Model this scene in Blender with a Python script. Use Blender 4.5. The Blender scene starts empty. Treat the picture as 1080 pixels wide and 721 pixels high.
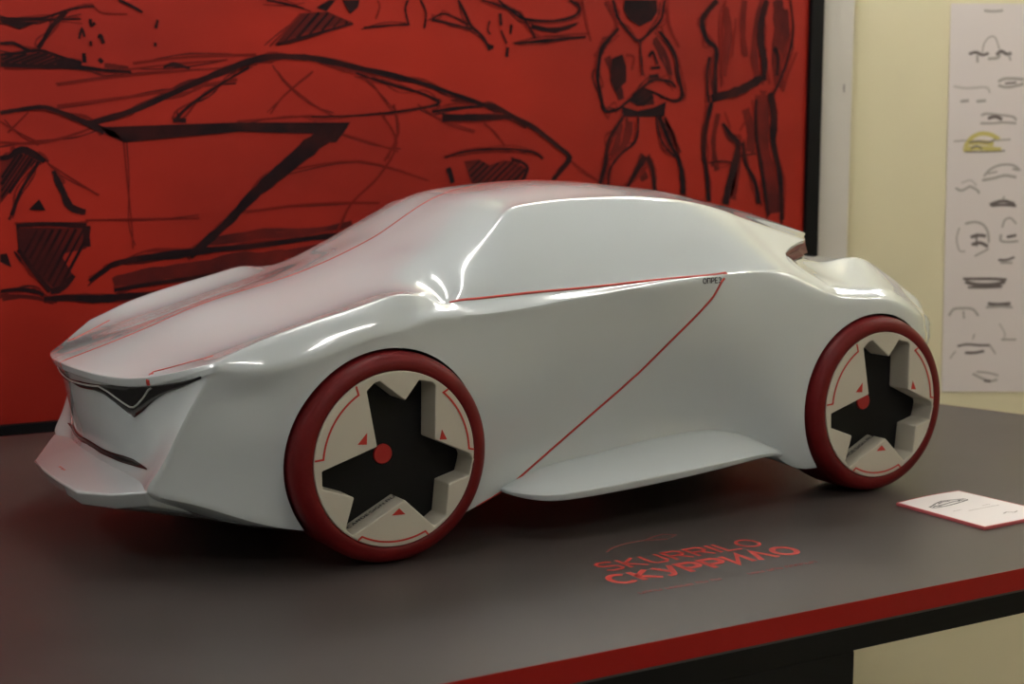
import bpy, bmesh, math, random
from mathutils import Vector, Matrix
from mathutils.bvhtree import BVHTree

S = 0.115            # metres per wheel radius: the show car is a quarter-scale model
TZ = 0.80            # height of the table top above the floor
C = bpy.context.scene.collection
PI = math.pi
random.seed(4)


def W(p):
    return Vector((p[0] * S, p[1] * S, p[2] * S + TZ))


# ------------------------------------------------------------------ materials
def mat(name, col, rough=0.5, metal=0.0, coat=0.0, spec=0.5, ior=1.5, emit=None, estr=0):
    m = bpy.data.materials.new(name)
    m.use_nodes = True
    b = m.node_tree.nodes['Principled BSDF']
    b.inputs['Base Color'].default_value = (*col, 1)
    b.inputs['Roughness'].default_value = rough
    b.inputs['Metallic'].default_value = metal
    b.inputs['Coat Weight'].default_value = coat
    b.inputs['Coat Roughness'].default_value = 0.045
    b.inputs['Specular IOR Level'].default_value = spec
    b.inputs['IOR'].default_value = ior
    if emit:
        b.inputs['Emission Color'].default_value = (*emit, 1)
        b.inputs['Emission Strength'].default_value = estr
    return m


def noise_mix(m, c1, c2, scale, lo=0.35, hi=0.65, detail=4, stretch=(1, 1, 1), rough=None, bump=0):
    """colour (and roughness) vary between two tones with a soft procedural noise"""
    nt = m.node_tree
    b = nt.nodes['Principled BSDF']
    tc = nt.nodes.new('ShaderNodeTexCoord')
    mp = nt.nodes.new('ShaderNodeMapping')
    mp.inputs['Scale'].default_value = stretch
    n = nt.nodes.new('ShaderNodeTexNoise')
    n.inputs['Scale'].default_value = scale
    n.inputs['Detail'].default_value = detail
    r = nt.nodes.new('ShaderNodeValToRGB')
    r.color_ramp.elements[0].position = lo
    r.color_ramp.elements[0].color = (*c1, 1)
    r.color_ramp.elements[1].position = hi
    r.color_ramp.elements[1].color = (*c2, 1)
    nt.links.new(tc.outputs['Object'], mp.inputs[0])
    nt.links.new(mp.outputs[0], n.inputs['Vector'])
    nt.links.new(n.outputs[0], r.inputs[0])
    nt.links.new(r.outputs[0], b.inputs['Base Color'])
    if rough:
        mr = nt.nodes.new('ShaderNodeMapRange')
        mr.inputs['To Min'].default_value = rough[0]
        mr.inputs['To Max'].default_value = rough[1]
        nt.links.new(n.outputs[0], mr.inputs['Value'])
        nt.links.new(mr.outputs[0], b.inputs['Roughness'])
    if bump:
        bp = nt.nodes.new('ShaderNodeBump')
        bp.inputs['Strength'].default_value = bump
        bp.inputs['Distance'].default_value = 0.002
        nt.links.new(n.outputs[0], bp.inputs['Height'])
        nt.links.new(bp.outputs[0], b.inputs['Normal'])
    return m


M = {}
M['paint'] = mat('car_paint', (0.515, 0.565, 0.585), 0.20, coat=1.0, spec=0.5)
M['red_line'] = mat('red_pinstripe', (0.40, 0.035, 0.024), 0.45, spec=0.3)
M['lamp_black'] = mat('gloss_black', (0.008, 0.008, 0.009), 0.15)
M['lamp_line'] = mat('grey_lamp_line', (0.42, 0.42, 0.40), 0.3)
M['tyre'] = noise_mix(mat('red_tyre', (0.15, 0.004, 0.006), 0.5, spec=0.22), (0.100, 0.003, 0.004), (0.128, 0.0045, 0.0055), 30, rough=(0.42, 0.52))
M['rim'] = mat('cream_rim', (0.50, 0.47, 0.395), 0.42, spec=0.35)
M['rim_dark'] = mat('black_wheel_back', (0.006, 0.006, 0.006), 0.6, spec=0.2)
M['hub'] = mat('red_hub', (0.33, 0.008, 0.008), 0.4)
M['rim_red'] = mat('red_rim_mark', (0.45, 0.02, 0.012), 0.45)
M['ink'] = mat('dark_lettering', (0.02, 0.018, 0.03), 0.5)
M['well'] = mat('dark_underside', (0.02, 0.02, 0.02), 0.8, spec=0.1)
M['tail_red'] = mat('dark_red_tail_lamp', (0.09, 0.006, 0.005), 0.45, spec=0.25)
M['table'] = noise_mix(mat('table_laminate', (0.06, 0.05, 0.048), 0.4), (0.028, 0.023, 0.0215), (0.054, 0.0445, 0.041),
                       2.6, 0.25, 0.75, 7, (1, 1.6, 1), rough=(0.32, 0.46), bump=0.02)
M['table_red'] = mat('red_edge_band', (0.25, 0.004, 0.003), 0.5, spec=0.2)
M['table_black'] = mat('black_table_frame', (0.004, 0.004, 0.004), 0.6, spec=0.15)
M['seam_shade_grey'] = mat('grey_seam_and_trim_shade', (0.03, 0.03, 0.03), 0.5)  # table seam, and the painted shadow line beside the wall trim
M['title'] = mat('red_title_print', (0.42, 0.022, 0.012), 0.5)
M['title_dim'] = mat('dull_red_print', (0.20, 0.035, 0.028), 0.5)
M['mural'] = noise_mix(mat('mural_red', (0.3, 0.02, 0.01), 0.5, spec=0.22), (0.20, 0.007, 0.0035), (0.36, 0.015, 0.0055),
                       1.5, 0.3, 0.7, 3, (1, 1, 1.8), rough=(0.45, 0.6))
M['mural_ink'] = noise_mix(mat('mural_ink', (0.012, 0.004, 0.006), 0.7, spec=0.12), (0.010, 0.004, 0.006), (0.04, 0.006, 0.006), 14, 0.4, 0.75)
M['mural_wash'] = noise_mix(mat('mural_wash', (0.09, 0.008, 0.006), 0.7, spec=0.12), (0.035, 0.006, 0.007), (0.14, 0.010, 0.007), 9, 0.3, 0.7, 5)
M['mural_faint'] = mat('mural_faint_line', (0.15, 0.009, 0.006), 0.7, spec=0.12)
M['frame'] = mat('black_frame', (0.004, 0.004, 0.005), 0.6, spec=0.12)
M['wall'] = noise_mix(mat('cream_wall', (0.6, 0.55, 0.36), 0.75), (0.64, 0.59, 0.395), (0.68, 0.625, 0.425), 3, 0.3, 0.7)
M['side_wall'] = mat('grey_wall', (0.56, 0.57, 0.56), 0.8)
M['trim'] = mat('white_trim', (0.58, 0.55, 0.49), 0.55)
M['floor'] = noise_mix(mat('floor_vinyl', (0.12, 0.11, 0.10), 0.5), (0.30, 0.28, 0.25), (0.36, 0.34, 0.30), 4)
M['ceiling'] = mat('ceiling_board', (0.62, 0.63, 0.63), 0.85)
M['paper'] = mat('paper', (0.64, 0.585, 0.57), 0.7)
M['pencil'] = mat('pencil_grey', (0.34, 0.31, 0.29), 0.8)
M['pencil_dark'] = mat('pencil_dark', (0.14, 0.115, 0.11), 0.8)
M['pencil_faint'] = mat('pencil_faint', (0.47, 0.43, 0.41), 0.8)
M['marker'] = mat('yellow_marker', (0.50, 0.43, 0.14), 0.8)
M['card'] = mat('card_paper', (0.80, 0.76, 0.76), 0.45)
M['card_red'] = mat('card_pink_red_edge', (0.50, 0.10, 0.11), 0.5)
M['tube'] = mat('lit_tube', (1, 1, 1), 0.5, emit=(1.0, 0.965, 0.915), estr=41)
M['fixture'] = mat('lamp_housing', (0.7, 0.7, 0.7), 0.4)


# ------------------------------------------------------------------ helpers
def link(name, me, m, parent=None):
    o = bpy.data.objects.new(name, me)
    C.objects.link(o)
    if m:
        me.materials.clear()
        me.materials.append(m)
    if parent:
        o.parent = parent
        o.matrix_parent_inverse = Matrix.Translation(-parent.location) if parent.type == 'EMPTY' else Matrix()
    return o


def mesh(name, vs, fs, m, parent=None, smooth=False):
    me = bpy.data.meshes.new(name)
    me.from_pydata([tuple(v) for v in vs], [], fs)
    me.update()
    if smooth:
        for p in me.polygons:
            p.use_smooth = True
    return link(name, me, m, parent)


def thing(name, loc, label, cat, group=None):
    o = bpy.data.objects.new(name, None)
    C.objects.link(o)
    o.location = loc
    o['label'] = label
    o['category'] = cat
    if group:
        o['group'] = group
    bpy.context.view_layer.update()
    return o


def boxv(a, b):
    (x0, y0, z0), (x1, y1, z1) = a, b
    vs = [(x0, y0, z0), (x1, y0, z0), (x1, y1, z0), (x0, y1, z0), (x0, y0, z1), (x1, y0, z1), (x1, y1, z1), (x0, y1, z1)]
    fs = [(3, 2, 1, 0), (4, 5, 6, 7), (0, 1, 5, 4), (1, 2, 6, 5), (2, 3, 7, 6), (3, 0, 4, 7)]
    return vs, fs


def prism(poly, z0, z1):
    n = len(poly)
    vs = [(p[0], p[1], z0) for p in poly] + [(p[0], p[1], z1) for p in poly]
    fs = [tuple(range(n))[::-1], tuple(range(n, 2 * n))] + [(i, (i + 1) % n, n + (i + 1) % n, n + i) for i in range(n)]
    return vs, fs


def bevel(o, w, seg=2):
    b = o.modifiers.new('bevel', 'BEVEL')
    b.width = w
    b.segments = seg
    b.limit_method = 'ANGLE'
    b.angle_limit = math.radians(30)
    return o


def structure(o):
    o['kind'] = 'structure'
    return o


def pchip(keys):
    """monotone cubic through (x, v...) keys; returns f(x) -> list of values"""
    xs = [k[0] for k in keys]
    n = len(xs)
    dim = len(keys[0]) - 1
    D = []
    for d in range(dim):
        v = [k[d + 1] for k in keys]
        h = [xs[i + 1] - xs[i] for i in range(n - 1)]
        s = [(v[i + 1] - v[i]) / h[i] for i in range(n - 1)]
        m = [s[0]] + [0] * (n - 2) + [s[-1]]
        for i in range(1, n - 1):
            if s[i - 1] * s[i] > 0:
                w1, w2 = 2 * h[i] + h[i - 1], h[i] + 2 * h[i - 1]
                m[i] = (w1 + w2) / (w1 / s[i - 1] + w2 / s[i])
        D.append((v, m))

    def f(x):
        x = min(max(x, xs[0]), xs[-1])
        i = 0
        while i < n - 2 and x > xs[i + 1]:
            i += 1
        h = xs[i + 1] - xs[i]
        t = (x - xs[i]) / h
        out = []
        for v, m in D:
            out.append((2 * t**3 - 3 * t**2 + 1) * v[i] + (t**3 - 2 * t**2 + t) * h * m[i] + (-2 * t**3 + 3 * t**2) * v[i + 1] + (t**3 - t**2) * h * m[i + 1])
        return out
    return f


def evaluated(o):
    dg = bpy.context.evaluated_depsgraph_get()
    return bpy.data.meshes.new_from_object(o.evaluated_get(dg), depsgraph=dg)


# ------------------------------------------------------------------ the camera
cam = bpy.data.cameras.new('camera')
co = bpy.data.objects.new('camera', cam)
C.objects.link(co)
pitch, yaw, roll = 0.1262, 0.5387, 0.0033
fw = Vector((math.sin(yaw) * math.cos(pitch), math.cos(yaw) * math.cos(pitch), -math.sin(pitch)))
rt = Vector((math.cos(yaw), -math.sin(yaw), 0))
up = rt.cross(fw)
r2 = rt * math.cos(roll) + up * math.sin(roll)
u2 = up * math.cos(roll) - rt * math.sin(roll)
co.matrix_world = Matrix.Translation(W((-6.1933, -12.4319, 3.851))) @ Matrix((r2, u2, -fw)).transposed().to_4x4()
cam.sensor_width = 36
cam.lens = 1611.84 / 1080 * 36
cam.clip_start = 0.05
cam.dof.use_dof = True
cam.dof.focus_distance = 14.6 * S
cam.dof.aperture_fstop = 7.5
bpy.context.scene.camera = co

# ------------------------------------------------------------------ the car body
YC = 2.25
# longitudinal rows of the near half, keys are (x, y, z) in wheel radii
R = [None] * 14
R[0] = [(-2.46, 2.25, 1.80), (-1.70, 2.25, 2.05), (-1.08, 2.25, 2.28), (.06, 2.25, 2.58), (.93, 2.25, 2.94), (1.46, 2.25, 3.25), (1.85, 2.25, 3.39),
        (2.45, 2.25, 3.475), (2.9, 2.25, 3.49), (3.54, 2.25, 3.46), (4.12, 2.25, 3.40), (4.53, 2.25, 3.34), (5.23, 2.25, 3.21), (6.0, 2.25, 3.04)]
R[1] = [(-2.37, 1.5, 1.79), (-1.27, 1.55, 2.12), (-.8, 1.55, 2.27), (.03, 1.6, 2.52), (.85, 1.6, 2.865), (1.4, 1.6, 3.2), (1.8, 1.65, 3.37), (2.5, 1.65, 3.45),
        (2.9, 1.65, 3.46), (4.1, 1.65, 3.38), (5.2, 1.7, 3.16), (5.8, 1.7, 3.03)]
R[2] = [(-2.1, .88, 1.80), (-1.68, .82, 1.935), (-1.27, .80, 2.045), (-.8, .82, 2.175), (0, .88, 2.42), (.25, .9, 2.51), (.5, .9, 2.62), (1.0, .95, 2.86), (1.3, 1.0, 3.03), (1.6, 1.1, 3.19), (1.9, 1.18, 3.305),
        (2.6, 1.25, 3.37), (3.3, 1.27, 3.38), (4.3, 1.3, 3.29), (5.2, 1.35, 3.07), (5.6, 1.38, 2.95)]
R[3] = [(-1.64, .30, 1.97), (-1.19, .27, 2.15), (-.9, .26, 2.24), (-.59, .26, 2.32), (-.17, .26, 2.425), (.15, .26, 2.495), (.32, .28, 2.485), (.50, .33, 2.445), (.74, .42, 2.405), (.9, .5, 2.57),
        (1.24, .68, 2.85), (1.57, .84, 3.10), (1.80, .94, 3.245), (2.0, .98, 3.27), (2.52, 1.02, 3.31), (3.24, 1.03, 3.33), (3.74, 1.03, 3.31), (4.26, 1.05, 3.24), (4.7, 1.08, 3.14), (5.22, 1.12, 2.97), (5.5, 1.14, 2.89)]
R[4] = [(-1.65, .27, 1.94), (-1.19, .20, 2.08), (-.9, .18, 2.16), (-.17, .18, 2.36), (.15, .19, 2.41), (.45, .25, 2.40), (.74, .36, 2.395), (1.0, .40, 2.50),
        (1.4, .50, 2.72), (1.8, .60, 2.84), (2.5, .62, 2.88), (3.5, .62, 2.92), (4.3, .62, 2.88), (4.8, .64, 2.78), (5.2, .76, 2.66)]
R[5] = [(-1.67, .28, 1.88), (-1.19, .14, 1.97), (-.9, .12, 2.04), (-.17, .12, 2.25), (.15, .15, 2.32), (.45, .19, 2.34), (.74, .27, 2.365), (1.2, .30, 2.405), (2.3, .30, 2.455), (3.2, .3, 2.50),
        (4.08, .3, 2.55), (4.46, .28, 2.565), (4.82, .28, 2.53), (5.2, .28, 2.43), (5.7, .27, 2.31), (6.32, .27, 2.27), (6.7, .30, 2.16), (6.95, .36, 2.02)]
R[6] = [(-1.71, .345, 1.80), (-1.19, .13, 1.86), (-.9, .09, 1.93), (-.17, .09, 2.13), (.15, .10, 2.20), (.5, .12, 2.28), (.94, .15, 2.28), (2.11, .16, 2.38), (3.29, .17, 2.48),
        (4.08, .24, 2.53), (4.5, .22, 2.53), (4.9, .20, 2.45), (5.7, .18, 2.22), (6.3, .18, 2.18), (6.7, .22, 2.07), (6.95, .29, 1.93)]
R[7] = [(-1.82, .425, 1.55), (-1.15, .20, 1.70), (-.8, .12, 1.8), (0, .11, 2.05), (.9, .17, 2.08), (2.1, .20, 2.12), (3.3, .22, 2.2), (4.3, .2, 2.22), (5.2, .14, 2.16), (6.1, .12, 2.11), (6.7, .17, 1.95), (6.97, .27, 1.80)]
R[8] = [(-1.935, .505, 1.28), (-1.15, .22, 1.36), (-.6, .14, 1.45), (.3, .16, 1.55), (1.2, .22, 1.55), (2.3, .30, 1.6), (3.5, .33, 1.62), (4.4, .22, 1.6), (5.1, .13, 1.55), (6.1, .10, 1.55), (7.0, .26, 1.67)]
R[9] = [(-2.055, .59, 1.0), (-1.15, .27, .86), (-.6, .2, .82), (.3, .2, .82), (1.1, .30, .88), (2.3, .42, 1.0), (3.6, .46, 1.1), (4.4, .34, 1.02), (5.0, .14, .85), (5.6, .11, .8), (6.4, .14, .95), (7.02, .29, 1.58)]
R[10] = [(-2.14, .65, .80), (-1.62, .43, .625), (-1.1, .29, .44), (-.5, .3, .32), (.6, .3, .30), (.85, .33, .31), (1.15, .38, .39), (1.40, .43, .46), (1.91, .46, .60), (2.77, .47, .69), (3.62, .47, .79),
         (4.07, .45, .79), (4.44, .40, .70), (4.85, .27, .47), (5.08, .21, .33), (5.5, .17, .33), (6.0, .17, .40), (6.5, .2, .9), (7.02, .33, 1.50)]
R[11] = [(-2.12, 1.15, .64), (-1.1, .75, .36), (0, .8, .32), (1.2, .95, .33), (4, .95, .38), (6, .9, .5), (7.0, .9, 1.42)]
R[12] = [(-2.12, 1.7, .64), (-1.1, 1.6, .38), (0, 1.6, .32), (4, 1.6, .36), (6, 1.6, .5), (7.0, 1.6, 1.38)]
R[13] = [(-2.13, 2.25, .64), (-1.1, 2.25, .38), (0, 2.25, .32), (4, 2.25, .36), (6, 2.25, .5), (7.0, 2.25, 1.38)]

ST = [-1.15, -.85, -.5, -.15, .12, .35, .55, .74, .92, 1.15, 1.45, 1.72, 2.0, 2.45, 2.95, 3.5, 4.0, 4.35, 4.7, 5.0, 5.3, 5.42, 5.5, 5.62, 6.0, 6.45, 6.95]
NF = 4               # columns ahead of the first common station
T0 = ST.index(5.3)
cols_n = NF + len(ST) + 2
TAIL = {             # upper rows round the tail edge: lip, under-lip, lamp recess, deck start, then deck
    0: [(6.66, 2.25, 2.835), (6.64, 2.25, 2.78), (6.62, 2.25, 2.69), (6.68, 2.25, 2.56), (6.85, 2.25, 2.52), (7.05, 2.25, 2.51), (7.32, 2.25, 2.42), (7.58, 2.25, 2.22), (7.64, 2.25, 1.90)],
    1: [(6.38, 1.7, 2.845), (6.36, 1.7, 2.79), (6.33, 1.7, 2.69), (6.39, 1.7, 2.565), (6.65, 1.6, 2.52), (6.90, 1.55, 2.51), (7.2, 1.55, 2.42), (7.56, 1.6, 2.18), (7.64, 1.65, 1.88)],
    2: [(6.06, 1.36, 2.83), (6.04, 1.37, 2.78), (5.98, 1.37, 2.69), (6.04, 1.34, 2.58), (6.3, 1.2, 2.53), (6.62, 1.15, 2.54), (7.05, 1.15, 2.42), (7.46, 1.2, 2.16), (7.62, 1.25, 1.86)],
    3: [(5.91, 1.15, 2.805), (5.88, 1.155, 2.75), (5.74, 1.13, 2.68), (5.80, 1.05, 2.595), (6.05, .96, 2.55), (6.44, .87, 2.60), (6.86, .90, 2.44), (7.32, .96, 2.19), (7.66, 1.02, 1.88)],
    4: [(5.13, .60, 2.668), (5.18, .615, 2.65), (5.26, .63, 2.625), (5.38, .64, 2.565), (5.80, .60, 2.44), (6.36, .56, 2.43), (6.88, .62, 2.25), (7.22, .72, 2.05), (7.54, .88, 1.80)],
}
END = {5: ((7.2, .50, 1.93), (7.46, .78, 1.76)), 6: ((7.2, .46, 1.86), (7.45, .76, 1.72)), 7: ((7.22, .46, 1.76), (7.44, .76, 1.67)), 8: ((7.24, .46, 1.66), (7.44, .77, 1.62)),
       9: ((7.24, .48, 1.58), (7.44, .8, 1.57)), 10: ((7.24, .52, 1.50), (7.44, .84, 1.50)), 11: ((7.3, 1.0, 1.44), (7.5, 1.2, 1.46)), 12: ((7.35, 1.6, 1.42), (7.55, 1.65, 1.45)), 13: ((7.4, 2.25, 1.42), (7.6, 2.25, 1.45))}


def row_points(j):
    ks = R[j]
    f = pchip([(k[0], k[1], k[2]) for k in ks])
    x0 = ks[0][0]
    pts = []
    for i in range(NF):
        t = (0, .28, .55, .8)[i]
        x = x0 + (ST[0] - x0) * t
        pts.append((x, *f(x)))
    for i, s in enumerate(ST):
        if j <= 4 and i >= T0:
            pts.append(TAIL[j][i - T0])
        else:
            x = s
            if j <= 2 and s > 4.3:          # the roof reaches further back towards the centre line
                x = s + (s - 4.3) * {0: 1.0, 1: .7, 2: .28}[j]
            pts.append((x, *f(x)))
    if j <= 4:
        pts += TAIL[j][len(ST) - T0:]
    else:
        pts += list(END[j])
    return pts


rows = [row_points(j) for j in range(14)]
for i in range(NF + ST.index(.74), NF + T0):      # the flank of the cabin is one nearly flat pane
    a, b = rows[3][i], rows[5][i]
    t = {ST.index(4.7): .53, ST.index(5.0): .58}.get(i - NF, .5)
    dz = {ST.index(4.35): -.008, ST.index(4.7): -.025, ST.index(5.0): -.045}.get(i - NF, 0)
    rows[4][i] = tuple(a[k] + (b[k] - a[k]) * t + (0, 0, dz)[k] + (0, -.03, .012)[k] * min(1, (a[2] - b[2]) * 2) for k in range(3))
NCOL = len(rows[0])
vs, fs, cre = [], [], {}
vid = {}


def V(p, key):
    vs.append(tuple(p))
    vid[key] = len(vs) - 1
    return len(vs) - 1


for j in range(14):
    for i in range(NCOL):
        p = rows[j][i]
        V(p, ('n', j, i))
        if j in (0, 13):
            vid[('f', j, i)] = vid[('n', j, i)]
        else:
            V((p[0], 2 * YC - p[1], p[2]), ('f', j, i))
for side in 'nf':
    for j in range(13):
        for i in range(NCOL - 1):
            a, b, c, d = vid[side, j, i], vid[side, j, i + 1], vid[side, j + 1, i + 1], vid[side, j + 1, i]
            fs.append((a, d, c, b) if side == 'n' else (a, b, c, d))
# rear cap
ring = [vid['n', j, NCOL - 1] for j in range(14)] + [vid['f', j, NCOL - 1] for j in range(12, 0, -1)]
fs.append(tuple(ring))
# front fascia: four columns from the corner crease to the centre, eight levels
top = [3, 2, 1, 0]
bot = [10, 11, 12, 13]
fas = {}
for s in range(4):
    A = rows[top[s]][0]
    B = rows[bot[s]][0]
    for lev in range(8):
        if s == 0:
            fas[s, lev] = ('n', 3 + lev, 0)
            continue
        if lev == 0:
            fas[s, lev] = ('n', top[s], 0)
            continue
        if lev == 7:
            fas[s, lev] = ('n', bot[s], 0)
            continue
        bulge = {1: 0.03, 2: 0.0, 3: 0.0}[s]
        if lev == 1:
            p = (A[0] + .015, A[1], A[2] - .075)
        elif lev == 2:
            p = (A[0] + .065, A[1], A[2] - .095)
        else:
            z = {3: 1.56, 4: 1.34, 5: 1.12, 6: .90}[lev]
            t = (A[2] - z) / (A[2] - B[2])
            p = (A[0] + .065 + (B[0] - A[0] - .065) * t + bulge * 4 * t * (1 - t), A[1] + (B[1] - A[1]) * t, z)
        k = ('n', 'F%d' % s, lev)
        V(p, k)
        fas[s, lev] = k
        if s == 3:
            vid[('f', 'F%d' % s, lev)] = vid[k]
        else:
            V((p[0], 2 * YC - p[1], p[2]), ('f', 'F%d' % s, lev))
for side in 'nf':
    for s in range(3):
        for lev in range(7):
            q = [fas[s, lev], fas[s + 1, lev], fas[s + 1, lev + 1], fas[s, lev + 1]]
            q = [vid[(side,) + k[1:]] for k in q]
            fs.append(tuple(q) if side == 'f' else tuple(q[::-1]))


def crease(j0, i0, j1, i1, w):
    for sd in 'nf':
        a, b = vid[sd, j0, i0], vid[sd, j1, i1]
        cre[(min(a, b), max(a, b))] = w


def crease_row(j, i0, i1, w):
    for i in range(i0, i1):
        crease(j, i, j, i + 1, w)


LAST = NCOL - 1
TC = NF + T0
crease_row(10, 0, LAST, .9)
crease_row(3, 0, NF + ST.index(.35), .9)
crease_row(3, NF + ST.index(.35), NF + ST.index(.74), .6)
crease_row(3, NF + ST.index(.74), NF + ST.index(1.72), .62)
crease_row(3, NF + ST.index(1.72), TC, .8)
crease_row(3, TC + 3, LAST - 1, .6)
crease_row(5, TC - 3, LAST, .7)
crease_row(5, NF + ST.index(.92), NF + ST.index(4.0), .5)
crease_row(6, NF + ST.index(.74), NF + ST.index(2.95), .5)
for j in range(0, 3):
    for i in (TC, TC + 1, TC + 2):
        crease(j, i, j + 1, i, .9)
crease(3, TC, 4, TC, 1)
crease(3, TC + 1, 4, TC + 1, .9)
crease(3, TC + 3, 4, TC + 3, .9)
for j in range(0, 3):
    crease(j, TC + 3, j + 1, TC + 3, .6)
for j in range(5, 10):
    crease(j, 0, j + 1, 0, .85)
crease(3, 0, 4, 0, .5)
crease(4, 0, 5, 0, .6)
for s in range(3):                      # lip edges
    for lev, w in ((0, .7), (1, .9), (2, .6)):
        for sd in 'nf':
            a, b = vid[(sd,) + fas[s, lev][1:]], vid[(sd,) + fas[s + 1, lev][1:]]
            cre[(min(a, b), max(a, b))] = w

car = thing('concept_car', W((2.6, YC, 0)), 'pearl white scale model of a low concept coupe with red tyres on the dark table', 'model car')

me = bpy.data.meshes.new('cage')
me.from_pydata([tuple(W(v)) for v in vs], [], fs)
me.update()
bm = bmesh.new()
bm.from_mesh(me)
bmesh.ops.recalc_face_normals(bm, faces=bm.faces)
cl = bm.edges.layers.float.new('crease_edge')
bm.edges.ensure_lookup_table()
for e in bm.edges:
    k = tuple(sorted((e.verts[0].index, e.verts[1].index)))
    if k in cre:
        e[cl] = cre[k]
bm.to_mesh(me)
bm.free()
cage = bpy.data.objects.new('cage', me)
C.objects.link(cage)
ss = cage.modifiers.new('s', 'SUBSURF')
ss.levels = ss.render_levels = 2
goal = [v.co.copy() for v in me.vertices]
for it in range(5):                     # pull the cage out until the smooth skin passes through the surveyed points
    me.update()
    bpy.context.view_layer.update()
    ev = evaluated(cage)
    for k, g in enumerate(goal):
        me.vertices[k].co += (g - ev.vertices[k].co) * .8
    bpy.data.meshes.remove(ev)
me.update()
ss.levels = ss.render_levels = 3
bpy.context.view_layer.update()
smooth_me = evaluated(cage)
bpy.data.objects.remove(cage)

tmp = bpy.data.objects.new('tmp', smooth_me)
C.objects.link(tmp)
ARCH = 1.022
cutters = []
for cx in (0, 6.08):
    for y0, y1 in ((-.6, 1.05), (2 * YC - 1.05, 2 * YC + .6)):
        n = 96
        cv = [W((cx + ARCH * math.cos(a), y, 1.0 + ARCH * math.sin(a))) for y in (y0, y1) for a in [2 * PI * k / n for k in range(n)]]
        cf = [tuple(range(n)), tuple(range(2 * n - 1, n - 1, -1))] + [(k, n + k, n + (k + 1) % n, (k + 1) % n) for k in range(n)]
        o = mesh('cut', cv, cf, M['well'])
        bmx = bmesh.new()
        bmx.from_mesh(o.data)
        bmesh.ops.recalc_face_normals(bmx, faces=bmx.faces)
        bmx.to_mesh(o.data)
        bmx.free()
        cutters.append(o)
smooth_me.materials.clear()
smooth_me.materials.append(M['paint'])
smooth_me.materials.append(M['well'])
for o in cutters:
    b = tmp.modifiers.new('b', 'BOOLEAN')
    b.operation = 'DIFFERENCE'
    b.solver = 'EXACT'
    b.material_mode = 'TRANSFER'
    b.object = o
bpy.context.view_layer.update()
bme = evaluated(tmp)
bpy.data.objects.remove(tmp)
for o in cutters:
    bpy.data.objects.remove(o)
body = bpy.data.objects.new('body', bme)
C.objects.link(body)
body.parent = car
body.matrix_parent_inverse = Matrix.Translation(-car.location)
for p in bme.polygons:
    p.use_smooth = True
bme.set_sharp_from_angle(angle=math.radians(38))
bvh = BVHTree.FromPolygons([v.co.copy() for v in bme.vertices], [tuple(p.vertices) for p in bme.polygons])


# the dark red lamp band in the notch under the tail edge
def tail_lamp():
    L = []
    for j in (3, 2, 1, 0):
        e, n_, d = Vector(TAIL[j][1]), Vector(TAIL[j][2]), Vector(TAIL[j][3])
        L.append([e.lerp(n_, .15) + Vector((.012 + .02 * (j < 2), -.012, 0)), n_ + Vector((.035 + .035 * (j < 2), -.012, 0)), n_.lerp(d, .72) + Vector((.03 + .03 * (j < 2), -.012, 0))])
    L = [[Vector((5.19, .63, 2.668)), Vector((5.25, .655, 2.648)), Vector((5.33, .68, 2.61))]] + L
    full = L + [[Vector((p.x, 2 * YC - p.y, p.z)) for p in r] for r in L[-2::-1]]
    vv = [W(p) for r in full for p in r] + [W(p + Vector((-.03, 0, .03))) for r in full for p in r]
    n = len(full)
    ff = []
    for i in range(n - 1):
        for k in range(2):
            a, b = 3 * i + k, 3 * (i + 1) + k
            ff += [(a, a + 1, b + 1, b), (a + 3 * n, b + 3 * n, b + 1 + 3 * n, a + 1 + 3 * n)]
        for k in (0, 2):
            a, b = 3 * i + k, 3 * (i + 1) + k
            ff.append((a, b, b + 3 * n, a + 3 * n))
    mesh('tail_lamp', vv, ff, M['tail_red'], car)


tail_lamp()


# things laid onto the painted skin ------------------------------------------------
def ray_near(x, z, y0=-2):
    """point of the near flank at (x, z)"""
    h = bvh.ray_cast(W((x, y0, z)), Vector((0, 1, 0)))
    return h[0], h[1]


def on_skin(p):
    h = bvh.find_nearest(W(p))
    return h[0], h[1]


def resample(pts, step):
    out = [Vector(pts[0])]
    for a, b in zip(pts, pts[1:]):
        a, b = Vector(a), Vector(b)
        n = max(1, int((b - a).length / step))
        out += [a + (b - a) * k / n for k in range(1, n + 1)]
    return out


def ribbon(name, pts, w, m, parent, lift=.006, th=.004, proj=on_skin, step=.05):
    """a thin raised strip that follows the skin along pts (wheel radii)"""
    P = []
    for p in resample(pts, step):
        q, n = proj(p)
        if q is not None:
            P.append((q, n))
    vv, ff = [], []
    for k, (q, n) in enumerate(P):
        a = P[max(0, k - 1)][0]
        b = P[min(len(P) - 1, k + 1)][0]
        t = (b - a)
        if t.length < 1e-7:
            t = Vector((1, 0, 0))
        s = t.normalized().cross(n).normalized() * (w * S / 2)
        vv += [q + n * lift * S + s, q + n * lift * S - s, q - n * th * S - s, q - n * th * S + s]
    for k in range(len(P) - 1):
        a, b = 4 * k, 4 * k + 4
        ff += [(a, a + 1, b + 1, b), (a + 1, a + 2, b + 2, b + 1), (a + 3, a, b, b + 3), (a + 2, a + 3, b + 3, b + 2)]
    return mesh(name, vv, ff, m, parent, True)


def mir(pts):
    return [(p[0], 2 * YC - p[1], p[2]) for p in pts]



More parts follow.
